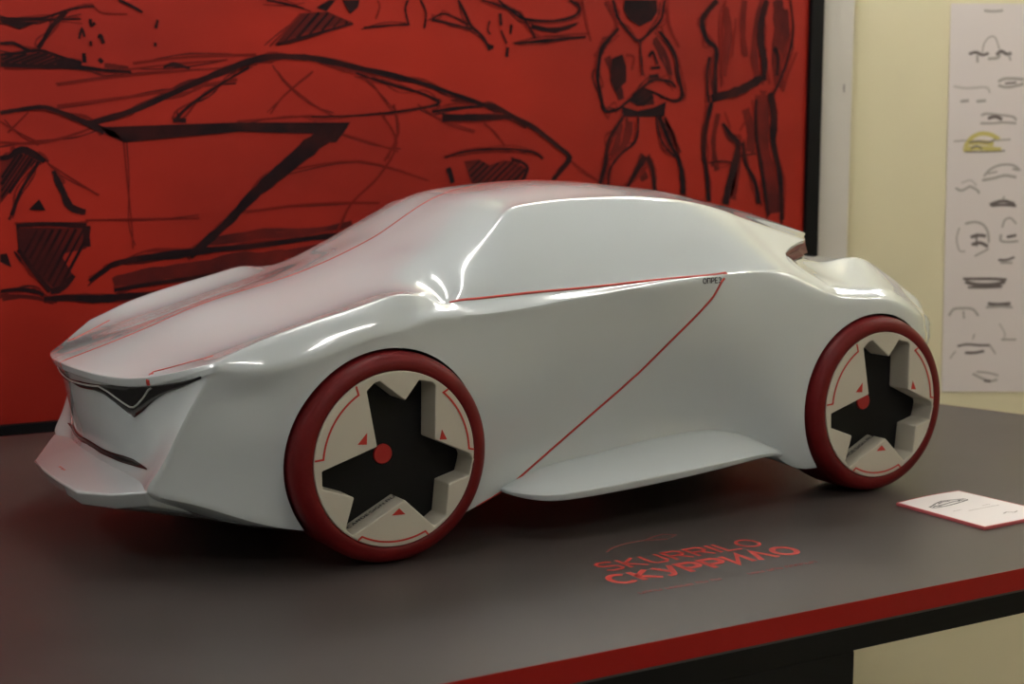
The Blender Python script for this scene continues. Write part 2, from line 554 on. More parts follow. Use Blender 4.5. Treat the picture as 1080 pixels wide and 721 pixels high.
# ------------------------------------------------------------------ wheels
def cutout():
    raw = [(.72, 114), (.755, 107), (.757, 102.5), (.548, 80), (.757, 71.5), (.785, 61.5), (.775, 58), (.43, 19.6), (.785, -2.0), (.81, -6), (.80, -17), (.622, -28), (.79, -49),
           (.785, -60), (.40, -78), (.80, -124), (.785, -131), (.530, -144), (.765, -165), (.745, -177), (.235, 145)]
    return [(r * math.cos(math.radians(a)), r * math.sin(math.radians(a))) for r, a in raw]


RR = .8224


def make_wheel():
    """geometry in wheel radii about the hub; outer face looks to -y"""
    prof = [(.815, .06), (.825, .012), (.85, .0), (.90, .004), (.945, .025), (.975, .06), (.993, .11), (.9985, .18), (.9985, .62), (.985, .72), (.93, .80), (.82, .82), (.80, .80)]
    n = 128
    vv = [(r * math.cos(2 * PI * k / n), y, r * math.sin(2 * PI * k / n)) for r, y in prof for k in range(n)]
    ff = [(i * n + k, i * n + (k + 1) % n, (i + 1) * n + (k + 1) % n, (i + 1) * n + k) for i in range(len(prof) - 1) for k in range(n)]
    tyre = (vv, ff)
    # rim: disc with the star cut right through
    b = bmesh.new()
    outer = [b.verts.new((RR * math.cos(2 * PI * k / 96), 0, RR * math.sin(2 * PI * k / 96))) for k in range(96)]
    inner = [b.verts.new((x, 0, z)) for x, z in cutout()]
    es = [b.edges.new((L[i], L[(i + 1) % len(L)])) for L in (outer, inner) for i in range(len(L))]
    bmesh.ops.triangle_fill(b, use_beauty=True, edges=es)
    for f in list(b.faces):
        c = f.calc_center_median()
        # drop triangles that fall inside the star
        ins = False
        poly = cutout()
        for i in range(len(poly)):
            (x1, z1), (x2, z2) = poly[i], poly[i - 1]
            if (z1 > c.z) != (z2 > c.z) and c.x < (x2 - x1) * (c.z - z1) / (z2 - z1) + x1:
                ins = not ins
        if ins:
            b.faces.remove(f)
    bmesh.ops.recalc_face_normals(b, faces=b.faces)
    ex = bmesh.ops.extrude_face_region(b, geom=list(b.faces))
    for v in [g for g in ex['geom'] if isinstance(g, bmesh.types.BMVert)]:
        v.co.y += .30
    bmesh.ops.recalc_face_normals(b, faces=b.faces)
    me = bpy.data.meshes.new('rim')
    b.to_mesh(me)
    b.free()
    return tyre, me


def flat_on_rim(poly, y=-.004, th=.004):
    n = len(poly)
    vv = [(x, y, z) for x, z in poly] + [(x, y + th, z) for x, z in poly]
    ff = [tuple(range(n)), tuple(range(2 * n - 1, n - 1, -1))] + [(i, n + i, n + (i + 1) % n, (i + 1) % n) for i in range(n)]
    return vv, ff


def stroke2d(pts, w, closed=False):
    """quads along a polyline in 2D with mitred joints -> (verts2d, faces)"""
    P = [Vector((p[0], p[1])) for p in pts]
    vv, ff = [], []
    n = len(P)
    for i in range(n):
        if closed:
            a, b = P[i - 1], P[(i + 1) % n]
        else:
            a, b = P[max(0, i - 1)], P[min(n - 1, i + 1)]
        d1 = (P[i] - a).normalized() if (P[i] - a).length > 1e-9 else None
        d2 = (b - P[i]).normalized() if (b - P[i]).length > 1e-9 else None
        if d1 is None:
            d1 = d2
        if d2 is None:
            d2 = d1
        t = d1 + d2
        t = t.normalized() if t.length > 1e-6 else d1
        nrm = Vector((-t.y, t.x))
        c = max(.45, abs(nrm.dot(Vector((-d1.y, d1.x)))))
        ww = w[i] if isinstance(w, (list, tuple)) else w
        vv += [P[i] + nrm * ww / 2 / c, P[i] - nrm * ww / 2 / c]
    for i in range(n if closed else n - 1):
        a, b = 2 * i, 2 * ((i + 1) % n)
        ff.append((a, b, b + 1, a + 1))
    return vv, ff


def arc(r, a0, a1, n=14):
    return [(r * math.cos(math.radians(a0 + (a1 - a0) * k / n)), r * math.sin(math.radians(a0 + (a1 - a0) * k / n))) for k in range(n + 1)]


def pol(r, a):
    return (r * math.cos(math.radians(a)), r * math.sin(math.radians(a)))


# stroke letters on a 1-high grid: width, polylines
def oval(cx, cy, rx, ry, a0=0, a1=360, n=16):
    return [(cx + rx * math.cos(math.radians(a0 + (a1 - a0) * k / n)), cy + ry * math.sin(math.radians(a0 + (a1 - a0) * k / n))) for k in range(n + 1)]


GL = {
    'S': (.75, [[(.72, .88), (.6, .97), (.2, .97), (.05, .85), (.05, .64), (.2, .53), (.6, .47), (.72, .36), (.72, .15), (.6, .03), (.18, .03), (.03, .14)]]),
    'K': (.75, [[(.05, 0), (.05, 1)], [(.7, 1), (.08, .5), (.75, 0)]]),
    'U': (.8, [[(.05, 1), (.05, .2), (.2, .03), (.6, .03), (.75, .2), (.75, 1)]]),
    'R': (.78, [[(.05, 0), (.05, .97), (.58, .97), (.72, .85), (.72, .6), (.58, .48), (.05, .48)], [(.4, .48), (.76, 0)]]),
    'I': (.12, [[(.06, 0), (.06, 1)]]),
    'L': (.66, [[(.05, 1), (.05, .03), (.66, .03)]]),
    'O': (.9, [oval(.45, .5, .42, .46, 0, 360, 20)]),
    'C': (.8, [oval(.45, .5, .42, .46, 48, 312, 16)]),
    'У': (.78, [[(.03, 1), (.42, .38)], [(.77, 1), (.35, .12), (.22, .03), (.05, .03)]]),
    'P': (.75, [[(.05, 0), (.05, .97), (.58, .97), (.72, .85), (.72, .55), (.58, .42), (.05, .42)]]),
    'И': (.82, [[(.05, 1), (.05, 0), (.76, 1), (.76, 0)]]),
    'Л': (.82, [[(.02, 0), (.40, 1), (.80, 0)]]),
    'П': (.78, [[(.05, 0), (.05, .97), (.73, .97), (.73, 0)]]),
    'E': (.66, [[(.66, .97), (.05, .97), (.05, .03), (.66, .03)], [(.05, .5), (.6, .5)]]),
    'З': (.7, [[(.05, .9), (.3, .98), (.62, .9), (.66, .7), (.5, .53), (.3, .52)], [(.5, .52), (.68, .3), (.62, .1), (.35, .02), (.03, .1)]]),
    'A': (.82, [[(.02, 0), (.41, 1), (.80, 0)], [(.18, .34), (.64, .34)]]),
    'D': (.8, [[(.05, .03), (.05, .97), (.5, .97), (.75, .75), (.75, .25), (.5, .03), (.05, .03)]]),
    'G': (.85, [oval(.45, .5, .42, .46, 48, 330, 16), [(.5, .45), (.86, .45), (.84, .2)]]),
    'N': (.8, [[(.05, 0), (.05, 1), (.75, 0), (.75, 1)]]),
    '.': (.12, [[(.06, 0), (.06, .12)]]),
    ' ': (.4, []),
}


def text2d(s, h, w, gap=.22, wide=1.0):
    """(verts, faces, width) of stroke lettering, cap height h"""
    x = 0
    vv, ff = [], []
    for ch in s:
        gw, lines = GL[ch]
        for L in lines:
            a, b = stroke2d([((x + p[0] * wide) * h, p[1] * h) for p in L], w)
            k = len(vv)
            vv += a
            ff += [tuple(i + k for i in q) for q in b]
        x += gw * wide + gap
    return vv, ff, (x - gap) * h


def slab(v2, f2, place, name, m, parent, th=.0006):
    """2D drawing -> thin raised print; place(u, v, t) gives the world point at height t above the surface"""
    vv = [place(v[0], v[1], th) for v in v2] + [place(v[0], v[1], 0) for v in v2]
    n = len(v2)
    ff = []
    for q in f2:
        ff.append(tuple(q))
        k = len(q)
        ff += [(q[i], q[i] + n, q[(i + 1) % k] + n, q[(i + 1) % k]) for i in range(k)]
    return mesh(name, vv, ff, m, parent)



CENTRE = [(-2.462, 2.25, 1.792), (-2.144, 2.25, 1.902), (-1.702, 2.25, 2.05), (-1.091, 2.25, 2.273), (-0.478, 2.25, 2.435), (0.046, 2.25, 2.573), (0.476, 2.25, 2.732), (0.913, 2.25, 2.929), (1.189, 2.25, 3.094), (1.418, 2.25, 3.229), (1.637, 2.25, 3.329), (1.809, 2.25, 3.383), (1.979, 2.25, 3.417)] + [(2.45, 2.25, 3.47), (3.5, 2.25, 3.46), (4.5, 2.25, 3.34), (5.6, 2.25, 3.12), (6.4, 2.25, 2.90)]
HOOD = [(-2.066, 0.829, 1.79), (-1.981, 0.899, 1.843), (-1.834, 0.81, 1.887), (-1.699, 0.738, 1.93), (-1.59, 0.668, 1.965), (-1.514, 0.631, 1.99)]
BELT = [(0.74, 0.335, 2.386), (1.207, 0.311, 2.421), (1.747, 0.31, 2.447), (2.306, 0.307, 2.465), (2.888, 0.307, 2.493), (3.488, 0.302, 2.518), (4.053, 0.286, 2.547)]
DIAG = [(4.048, 0.28, 2.542), (3.937, 0.218, 2.461), (3.82, 0.209, 2.307), (3.627, 0.229, 2.124), (3.434, 0.264, 1.952), (3.21, 0.303, 1.753), (2.974, 0.339, 1.55), (2.714, 0.372, 1.353), (2.468, 0.396, 1.179), (2.207, 0.412, 0.997), (1.95, 0.42, 0.825), (1.673, 0.424, 0.638)] + [(1.45, .43, .49), (1.25, .40, .41), (1.05, .37, .35)]
GRILLE_TOP = [(-2.359, 2.282, 1.62), (-2.354, 1.963, 1.635), (-2.314, 1.623, 1.65), (-2.255, 1.365, 1.672), (-2.182, 1.166, 1.685), (-2.113, 0.96, 1.707), (-2.023, 0.833, 1.722), (-1.934, 0.702, 1.746), (-1.848, 0.567, 1.774), (-1.781, 0.458, 1.809), (-1.719, 0.361, 1.843)]
GRILLE_BOT = [(-2.347, 2.333, 1.585), (-2.345, 2.001, 1.602), (-2.308, 1.648, 1.62), (-2.266, 1.484, 1.603), (-2.206, 1.336, 1.54), (-2.148, 1.213, 1.474), (-2.1, 1.114, 1.423), (-2.061, 1.01, 1.488), (-2.02, 0.91, 1.569), (-1.983, 0.829, 1.629), (-1.929, 0.721, 1.691), (-1.846, 0.577, 1.743), (-1.779, 0.465, 1.787), (-1.718, 0.362, 1.838)]
LAMP = [(-2.355, 2.3, 1.608), (-2.352, 1.97, 1.629), (-2.296, 1.529, 1.657), (-2.252, 1.412, 1.621), (-2.209, 1.32, 1.578), (-2.161, 1.221, 1.531), (-2.124, 1.144, 1.502), (-2.103, 1.096, 1.505), (-2.084, 1.044, 1.537), (-2.055, 0.962, 1.607), (-2.033, 0.887, 1.685), (-2.023, 0.833, 1.722)]
SLOT_TOP = [(-2.22, 2.219, 1.05), (-2.21, 2.097, 1.013), (-2.195, 1.858, 1.002), (-2.171, 1.629, 1.002), (-2.132, 1.398, 1.007), (-2.095, 1.226, 1.003), (-2.072, 1.103, 0.982), (-2.057, 0.899, 0.961)]
SLOT_BOT = [(-2.21, 2.295, 1.008), (-2.2, 2.169, 0.963), (-2.189, 1.919, 0.944), (-2.168, 1.676, 0.944), (-2.139, 1.472, 0.936), (-2.103, 1.265, 0.938), (-2.073, 1.074, 0.943), (-2.059, 0.893, 0.954)]
GRILLE_BOT = [(p[0], p[1], p[2] - .02 * min(1, max(0, (p[1] - .4) / .25))) for p in GRILLE_BOT]
GRILLE_TOP = [(p[0], p[1], p[2] + .015) for p in GRILLE_TOP]
LIP = Vector((-2.475, 2.25, 1.755))
ribbon('centre_pinstripe', [(-2.45, 2.25, 1.70), (-2.47, 2.25, 1.76)] + CENTRE, .013, M['red_line'], car)
for q in (lambda p: p, mir):
    ribbon('hood_pinstripe', q(HOOD), .014, M['red_line'], car)
    ribbon('hood_pinstripe', q([(-2.085, .80, 1.715), (-2.075, .815, 1.76), (-2.0, .86, 1.82)]), .035, M['red_line'], car)
    ribbon('belt_pinstripe', q(BELT), .024, M['red_line'], car)
    ribbon('door_pinstripe', q(DIAG), .024, M['red_line'], car)


def along(pts, t):
    """point at fraction t of the list, by y"""
    ys = [p[1] for p in pts]
    y = ys[0] + (ys[-1] - ys[0]) * t
    for a, b in zip(pts, pts[1:]):
        if min(a[1], b[1]) - 1e-6 <= y <= max(a[1], b[1]) + 1e-6 and abs(a[1] - b[1]) > 1e-6:
            k = (y - a[1]) / (b[1] - a[1])
            return Vector(a).lerp(Vector(b), k)
    return Vector(pts[-1])


def patch(name, top, bot, m, n=48, rows_=4):
    """a gloss panel lying on the skin between two edge lines"""
    vv, ff = [], []
    for i in range(n + 1):
        a, b = along(top, i / n), along(bot, i / n)
        for k in range(rows_ + 1):
            q, nn = on_skin(a.lerp(b, k / rows_))
            vv += [q + nn * .010 * S, q - nn * .004 * S]
    w_ = 2 * (rows_ + 1)
    for i in range(n):
        for k in range(rows_):
            a = i * w_ + 2 * k
            ff += [(a, a + 2, a + 2 + w_, a + w_), (a + 1, a + 1 + w_, a + 3 + w_, a + 3)]
        for k in (0, rows_):
            a = i * w_ + 2 * k
            ff.append((a, a + w_, a + 1 + w_, a + 1))
    return mesh(name, vv, ff, m, car, True)


GT = [(-2.352, 2.25, 1.632)] + [p for p in GRILLE_TOP if p[1] < 2.2]
GB = [(-2.348, 2.25, 1.600)] + [p for p in GRILLE_BOT if p[1] < 2.2]
ST_ = [(-2.218, 2.25, 1.015)] + [p for p in SLOT_TOP if p[1] < 2.2]
SB_ = [(-2.200, 2.25, .955)] + [p for p in SLOT_BOT if p[1] < 2.2]
LL = [(-2.352, 2.25, 1.618)] + [p for p in LAMP if p[1] < 2.2]
for q in (lambda p: p, mir):
    patch('headlamp_band', q(GT), q(GB), M['lamp_black'])
    ribbon('lamp_line', q(LL), .016, M['lamp_line'], car, lift=.016)
    patch('air_slot', q(ST_), q(SB_), M['lamp_black'], 30, 3)


def door_place(u, v, t):
    q, nn = ray_near(3.675 + u, 2.452 + v)
    return q + nn * (t + .0002)


v2, f2, wd = text2d('ОПРEЗ'.replace('О', 'O').replace('Р', 'P'), .055, .011, gap=.28)
v2 = [(v[0] * .255 / wd, v[1]) for v in v2]
slab(v2, f2, door_place, 'door_lettering', M['ink'], car, .0004)

tyre_geo, rim_me = make_wheel()
(tv, tf) = tyre_geo


def scale_mesh(vv):
    return [Vector(v) * S for v in vv]


wheel_proto = None
tm = bpy.data.meshes.new('tyre')
tm.from_pydata([tuple(v) for v in scale_mesh(tv)], [], tf)
tm.materials.append(M['tyre'])
for p in tm.polygons:
    p.use_smooth = True
bmx = bmesh.new(); bmx.from_mesh(tm); bmesh.ops.recalc_face_normals(bmx, faces=bmx.faces); bmx.to_mesh(tm); bmx.free()
for v in rim_me.vertices:
    v.co = v.co * S
rim_me.materials.append(M['rim'])


def child_at(name, me, parent, loc=(0, 0, 0)):
    o = bpy.data.objects.new(name, me)
    C.objects.link(o)
    o.parent = parent
    o.location = loc
    return o


def local_mesh(name, vv, ff, m, smooth=False):
    me = bpy.data.meshes.new(name)
    me.from_pydata([tuple(Vector(v) * S) for v in vv], [], ff)
    me.materials.append(m)
    b_ = bmesh.new(); b_.from_mesh(me); bmesh.ops.recalc_face_normals(b_, faces=b_.faces); b_.to_mesh(me); b_.free()
    if smooth:
        for p in me.polygons:
            p.use_smooth = True
    return me


n = 96
back = local_mesh('wheel_back', [(.81 * math.cos(2 * PI * k / n), y, .81 * math.sin(2 * PI * k / n)) for y in (.30, .7) for k in range(n)],
                  [tuple(range(n)), tuple(range(2 * n - 1, n - 1, -1))] + [(k, n + k, n + (k + 1) % n, (k + 1) % n) for k in range(n)], M['rim_dark'])
hub = local_mesh('hub_cap', [(r * math.cos(2 * PI * k / 40), y, r * math.sin(2 * PI * k / 40)) for r, y in ((.096, .30), (.096, .288), (.088, .280)) for k in range(40)],
                 [(i * 40 + k, i * 40 + (k + 1) % 40, (i + 1) * 40 + (k + 1) % 40, (i + 1) * 40 + k) for i in range(2) for k in range(40)] + [tuple(range(80, 120))], M['hub'])
outl = []
for a0, a1, r in ((121, 174.5, .735), (50, 2.0, .765), (-117.5, -67.5, .773)):
    pts = [pol(.818, a0 + (-1.5 if a0 > a1 else -1.5 if a0 > 0 else -1.5)), pol(r, a0)] + arc(r, a0, a1)[1:] + [pol(.818, a1 + (1 if a1 > a0 else -1))]
    outl.append(stroke2d(pts, .017))
tris = [[pol(.405, 137.5), pol(.43, 156), pol(.345, 151)], [pol(.53, 26.5), pol(.475, 17.5), pol(.545, 14.5)], [pol(.465, -87), pol(.525, -95.5), pol(.535, -80.5)]]


def rim_place(u, v, t):
    return Vector((u, -t / S, v)) * S


def wheel_lettering():
    """small dark lettering on the cut wall of the lower wedge"""
    a, b = Vector(pol(.40, -78)), Vector(pol(.80, -124))
    d = (b - a).normalized()
    nrm = Vector((-d.y, d.x))
    v2, f2, w = text2d('CARDESIGN.RU', .05, .011, gap=.25)
    L = (b - a).length
    vv = []
    off = (L - w) / 2 + .015
    start = b - d * off           # reading from the rim towards the middle
    for q in v2:
        p = start - d * q[0]
        vv.append((p, .175 + q[1]))
    # push lettering a hair off the wall, towards the opening
    if nrm.dot(Vector((-.2, .1))) < 0:
        nrm = -nrm
    verts = [(p.x + nrm.x * .004, y, p.y + nrm.y * .004) for p, y in vv]
    return verts, f2


lv, lf = wheel_lettering()
letter_me = local_mesh('wall_lettering', lv, lf, M['ink'])


def build_wheel(x, y, flip):
    w = child_at('wheel', rim_me, car)
    w.location = W((x, y, 1.0)) - car.location
    if flip:
        w.rotation_euler = (0, 0, PI)
    return w


def finish_wheel(w):
    child_at('tyre', tm, w)
    child_at('back_plate', back, w)
    child_at('hub_cap', hub, w)
    for v2, f2 in outl:
        slab(v2, f2, rim_place, 'red_outline', M['rim_red'], w)
    for t in tris:
        slab(t, [(0, 1, 2)], rim_place, 'red_triangle', M['rim_red'], w)
    child_at('wall_lettering', letter_me, w)


w0 = build_wheel(0, 0, False)
w0.rotation_euler = (0, 0, 0)
finish_wheel(w0)
b_ = w0.modifiers.new('bevel', 'BEVEL')
b_.width = .012 * S
b_.segments = 2
b_.limit_method = 'ANGLE'
b_.angle_limit = math.radians(40)
for x, y, fl in ((6.08, 0, False), (0, 2 * YC, True), (6.08, 2 * YC, True)):
    w = w0.copy()
    C.objects.link(w)
    w.location = W((x, y, 1.0)) - car.location
    w.rotation_euler = (0, 0, PI if fl else 0)
    for ch in list(w0.children):
        c = ch.copy()
        C.objects.link(c)
        c.parent = w

# ------------------------------------------------------------------ splitter, side blades
def build_splitter():
    zt = .70
    # outline of the top surface, near half; the edge is straight across the nose
    front = [(-2.16, .64, .805), (-2.37, 1.03, .735), (-2.56, 1.45, .70), (-2.585, 1.9, .70), (-2.59, 2.25, .70)]
    rear = [(-2.06, .70, .84), (-1.98, 1.15, .88), (-2.03, 1.60, .90), (-2.08, 1.9, .905), (-2.09, 2.25, .91)]
    bottom = [(-2.10, .74, .66), (-2.31, 1.10, .585), (-2.50, 1.50, .56), (-2.52, 1.9, .56), (-2.52, 2.25, .56)]
    under = [(-1.3, .80, .42), (-1.6, 1.15, .40), (-1.7, 1.5, .38), (-1.75, 1.9, .38), (-1.75, 2.25, .38)]
    L = [rear, front, bottom, under]
    vv, ff = [], []
    for row in L:
        full = row + [(p[0], 2 * YC - p[1], p[2]) for p in row[-2::-1]]
        vv += [W(p) for p in full]
    n = 9
    for i in range(len(L)):
        for k in range(n - 1):
            a, b = i * n, ((i + 1) % 4) * n
            ff.append((a + k, a + k + 1, b + k + 1, b + k))
    ff += [tuple(i * n for i in range(4)), tuple(i * n + n - 1 for i in range(3, -1, -1))]
    o = mesh('front_splitter', vv, ff, M['paint'], car)
    b_ = bmesh.new(); b_.from_mesh(o.data); bmesh.ops.recalc_face_normals(b_, faces=b_.faces); b_.to_mesh(o.data); b_.free()
    for p in o.data.polygons:
        p.use_smooth = True
    bevel(o, .02 * S, 3)
    o.data.set_sharp_from_angle(angle=math.radians(50))


build_splitter()
for L in ([(-2.47, 2.40), (-2.44, 2.33), (-2.48, 2.27)], [(-2.43, 2.27), (-2.47, 2.22)]):
    a_, b_ = stroke2d(L, .025)
    slab(a_, b_, lambda u, v, t: W((u, v, .752 + t / S)), 'red_mark', M['red_line'], car, .0004)


def build_blade(flip):
    st = [  # x, inner y, inner z, outer y, outer z, thickness
        (1.34, .42, .50, .34, .485, .02), (1.46, .43, .54, .14, .475, .045), (1.64, .44, .60, .0, .47, .065), (1.85, .46, .66, -.05, .475, .075), (2.4, .47, .71, -.06, .50, .08),
        (2.9, .47, .77, -.05, .525, .08), (3.4, .47, .82, -.03, .55, .075), (3.9, .46, .85, .0, .575, .065), (4.2, .44, .82, .04, .585, .055), (4.5, .40, .74, .10, .59, .045), (4.74, .35, .62, .16, .56, .035), (4.9, .30, .52, .24, .50, .02)]
    vv, ff = [], []
    for x, yi, zi, yo, zo, th in st:
        ym = yi * .45 + yo * .55
        zm = zi * .45 + zo * .55 + .02
        yi2, zi2 = yi + .14, zi + .01
        sec = [(yi2, zi2), (yi, zi), (ym, zm), (yo + .03, zo + .012), (yo, zo), (yo + .015, zo - th), (yo + .06, zo - th - .01), (yi2, zo - th)]
        for y, z in sec:
            p = (x, 2 * YC - y if flip else y, z)
            vv.append(W(p))
    n = 8
    for i in range(len(st) - 1):
        for k in range(n):
            a, b = i * n, (i + 1) * n
            ff.append((a + k, b + k, b + (k + 1) % n, a + (k + 1) % n))
    ff += [tuple(range(n)), tuple(range((len(st) - 1) * n, len(st) * n))[::-1]]
    o = mesh('side_blade', vv, ff, M['paint'], car, True)
    b_ = bmesh.new(); b_.from_mesh(o.data); bmesh.ops.recalc_face_normals(b_, faces=b_.faces); b_.to_mesh(o.data); b_.free()
    s = o.modifiers.new('s', 'SUBSURF')
    s.levels = s.render_levels = 2
    cr = o.data.attributes.new('crease_edge', 'FLOAT', 'EDGE')
    for e in o.data.edges:
        ks = sorted(v % n for v in e.vertices)
        if ks[0] == ks[1] and ks[0] in (1, 4, 5):
            cr.data[e.index].value = .75


build_blade(False)
build_blade(True)

# ------------------------------------------------------------------ the table
table = thing('display_table', Vector((4 * S, 2.6 * S, 0)), 'long dark grey display table with a red edge band and black underframe', 'table')
outline = [(-7.5, -3.02), (13.25, -3.02), (9.95, 8.33), (-7.5, 8.33)]


def inset(poly, d):
    n = len(poly)
    out = []
    for i in range(n):
        p0, p1, p2 = Vector(poly[i - 1]), Vector(poly[i]), Vector(poly[(i + 1) % n])
        e1, e2 = (p1 - p0).normalized(), (p2 - p1).normalized()
        n1, n2 = Vector((-e1.y, e1.x)), Vector((-e2.y, e2.x))
        m = (n1 + n2).normalized()
        out.append(tuple(p1 + m * d / max(.3, m.dot(n1))))
    return out


def table_prism(name, poly, z0, z1, m, bev=0):
    v, f = prism(poly, z0, z1)
    o = mesh(name, [W(p) for p in v], f, m, table)
    if bev:
        bevel(o, bev)
    return o


table_prism('tabletop', inset(outline, .006), -.20, 0, M['table'])


def rim_band(name, poly, d, z0, z1, m):
    inn = inset(poly, d)
    n = len(poly)
    v = [(*p, z) for z in (z0, z1) for P in (poly, inn) for p in P]
    f = []
    for i in range(n):
        j = (i + 1) % n
        f += [(i, j, 2 * n + j, 2 * n + i), (n + j, n + i, 3 * n + i, 3 * n + j), (2 * n + i, 2 * n + j, 3 * n + j, 3 * n + i), (j, i, n + i, n + j)]
    return mesh(name, [W(p) for p in v], f, m, table)


rim_band('edge_band', outline, .0055, -.20, .001, M['table_red'])
rim_band('seam_strip', inset(outline, .01), .2, -.225, -.201, M['seam_shade_grey'])
rim_band('apron', inset(outline, .02), .25, -.44, -.226, M['table_black'])
fz = -TZ / S
v, f = boxv((-6.5, -2.99, fz), (2.92, 7.6, -.44))
bevel(mesh('cabinet_base', [W(p) for p in v], f, M['table_black'], table), .003)
for (x, y) in ((12.5, -2.6), (9.2, 7.6)):
    v, f = boxv((x - .3, y - .3, fz), (x + .3, y + .3, -.44))
    bevel(mesh('leg', [W(p) for p in v], f, M['table_black'], table), .003)


def table_place(x0, y0):
    return lambda u, v, t: W((x0 + u, y0 + v, t / S))


def fit_text(s, x0, x1, y0, h, w, m, name):
    v2, f2, wd = text2d(s, h, w)
    k = (x1 - x0) / wd
    v2 = [(v[0] * k, v[1]) for v in v2]
    slab(v2, f2, table_place(x0, y0), name, m, table, .0003)


fit_text('SKURRILO', 1.58, 3.45, -1.165, .27, .036, M['title'], 'title_lettering')
fit_text('CКУPPИЛO'.replace('К', 'K'), 1.42, 3.58, -1.57, .28, .058, M['title'], 'title_lettering')


def dash_text(x0, x1, y0, h):
    rnd = random.Random(int(x0 * 100))
    v2, f2 = [], []
    x = x0
    while x < x1:
        w = rnd.choice((.03, .036, .045))
        for L in ([[(x, y0), (x, y0 + h), (x + w, y0 + h)], [(x + w, y0), (x + w, y0 + h)]] if rnd.random() < .5 else [[(x, y0 + h), (x, y0), (x + w, y0), (x + w, y0 + h)]]):
            a, b = stroke2d(L, .012)
            k = len(v2)
            v2 += a
            f2 += [tuple(i + k for i in q) for q in b]
        x += w + (.025 if rnd.random() < .85 else .06)
    slab(v2, f2, table_place(0, 0), 'small_lettering', M['title_dim'], table, .0003)


dash_text(1.42, 2.28, -1.90, .045)
dash_text(2.64, 3.50, -1.90, .045)
# small line drawing of a car above the title
for L in ([(1.95, -.60), (2.08, -.50), (2.3, -.43), (2.5, -.42), (2.75, -.50)], [(2.55, -.42), (2.66, -.36), (2.82, -.32), (2.92, -.40), (2.82, -.46)]):
    v2, f2 = stroke2d(L, .02)
    slab(v2, f2, table_place(0, 0), 'line_drawing', M['title_dim'], table, .0003)

# ------------------------------------------------------------------ brochure
card = thing('brochure', W((6.3, -1.2, 0)), 'small white folded brochure with pinkish red edges lying flat at the right of the table', 'brochure')
cp = [(5.77, -.59), (6.82, -.50), (6.90, -1.80), (5.76, -1.84)]
cp = [Vector(p) for p in cp]


def card_z(u, v):
    return .02 + .035 * (1 - u) ** 3 * v ** 2 * 0 + .012 * math.sin(PI * u) * v


def card_pt(u, v, dz):
    a = cp[3].lerp(cp[2], u)
    b = cp[0].lerp(cp[1], u)
    p = a.lerp(b, v)
    return W((p.x, p.y, card_z(u, v) + dz))


def sheet(name, z0, z1, u0, u1, v0, v1, m, n=8):
    vv, ff = [], []
    for z in (z0, z1):
        for i in range(n + 1):
            for j in range(n + 1):
                vv.append(card_pt(u0 + (u1 - u0) * i / n, v0 + (v1 - v0) * j / n, z))
    N = (n + 1) ** 2
    idx = lambda i, j, k: k * N + i * (n + 1) + j
    for i in range(n):
        for j in range(n):
            ff.append((idx(i, j, 1), idx(i + 1, j, 1), idx(i + 1, j + 1, 1), idx(i, j + 1, 1)))
            ff.append((idx(i, j, 0), idx(i, j + 1, 0), idx(i + 1, j + 1, 0), idx(i + 1, j, 0)))
    for i in range(n):
        ff += [(idx(i, 0, 0), idx(i + 1, 0, 0), idx(i + 1, 0, 1), idx(i, 0, 1)), (idx(i, n, 0), idx(i, n, 1), idx(i + 1, n, 1), idx(i + 1, n, 0)),
               (idx(0, i, 0), idx(0, i, 1), idx(0, i + 1, 1), idx(0, i + 1, 0)), (idx(n, i, 0), idx(n, i + 1, 0), idx(n, i + 1, 1), idx(n, i, 1))]
    return mesh(name, vv, ff, m, card)


sheet('back_page', -.018, -.002, 0, 1, 0, 1, M['card_red'])
sheet('front_page', .0, .012, .0, 1, .0, 1, M['card_red'])
sheet('white_face', .012, .014, .022, .978, .018, .982, M['card'])


def card_place(u, v, t):
    return card_pt(u, v, .0145 + t / S)


ink = []
for L in ([(.14, .675), (.2, .66), (.3, .655), (.42, .66), (.55, .675), (.70, .70)], [(.14, .675), (.13, .71), (.2, .73), (.3, .765), (.42, .79), (.52, .775), (.6, .76), (.7, .745), (.72, .71)],
          [(.2, .70), (.3, .70), (.4, .71), (.5, .72), (.66, .72)], [(.16, .69), (.22, .71), (.26, .67)], [(.56, .70), (.62, .735), (.67, .70)], [(.3, .74), (.4, .765), (.5, .755)]):
    v2, f2 = stroke2d(L, .014)
    slab(v2, f2, card_place, 'line_drawing', M['ink'], card, .0001)
for y, a, b in ((.50, .2, .75), (.44, .35, .8)):
    v2, f2 = stroke2d([(a, y), (b, y)], .008)
    slab(v2, f2, card_place, 'text_line', M['pencil_faint'], card, .0001)
v2, f2 = stroke2d([(.55, .22), (.62, .24), (.68, .2), (.75, .22)], .012)
slab(v2, f2, card_place, 'signature', M['pencil'], card, .0001)

# ------------------------------------------------------------------ the mural
YM = 9.2
mural = thing('mural_panel', W((5, YM, fz)), 'big red painted panel with black sketches of sports cars and two standing figures, black frame', 'mural')
mural.location = W((5, YM + .1, fz))
bpy.context.view_layer.update()
v, f = boxv((-8.0, YM, 0.006), (13.02, YM + .2, 9.5))
mesh('canvas', [W(p) for p in v], f, M['mural'], mural)
for a, b in (((-8.3, YM - .08, -.30), (13.33, YM + .25, .0)), ((-8.3, YM - .08, 9.5), (13.33, YM + .25, 9.8)), ((13.03, YM - .08, 0), (13.33, YM + .25, 9.5)), ((-8.3, YM - .08, 0), (-8.0, YM + .25, 9.5))):
    v, f = boxv(a, b)
    mesh('frame_bar', [W(p) for p in v], f, M['frame'], mural)
for x in (-5, 10):
    v, f = boxv((x - .2, YM - .05, fz), (x + .2, YM + .2, -.3))
    mesh('support_post', [W(p) for p in v], f, M['frame'], mural)


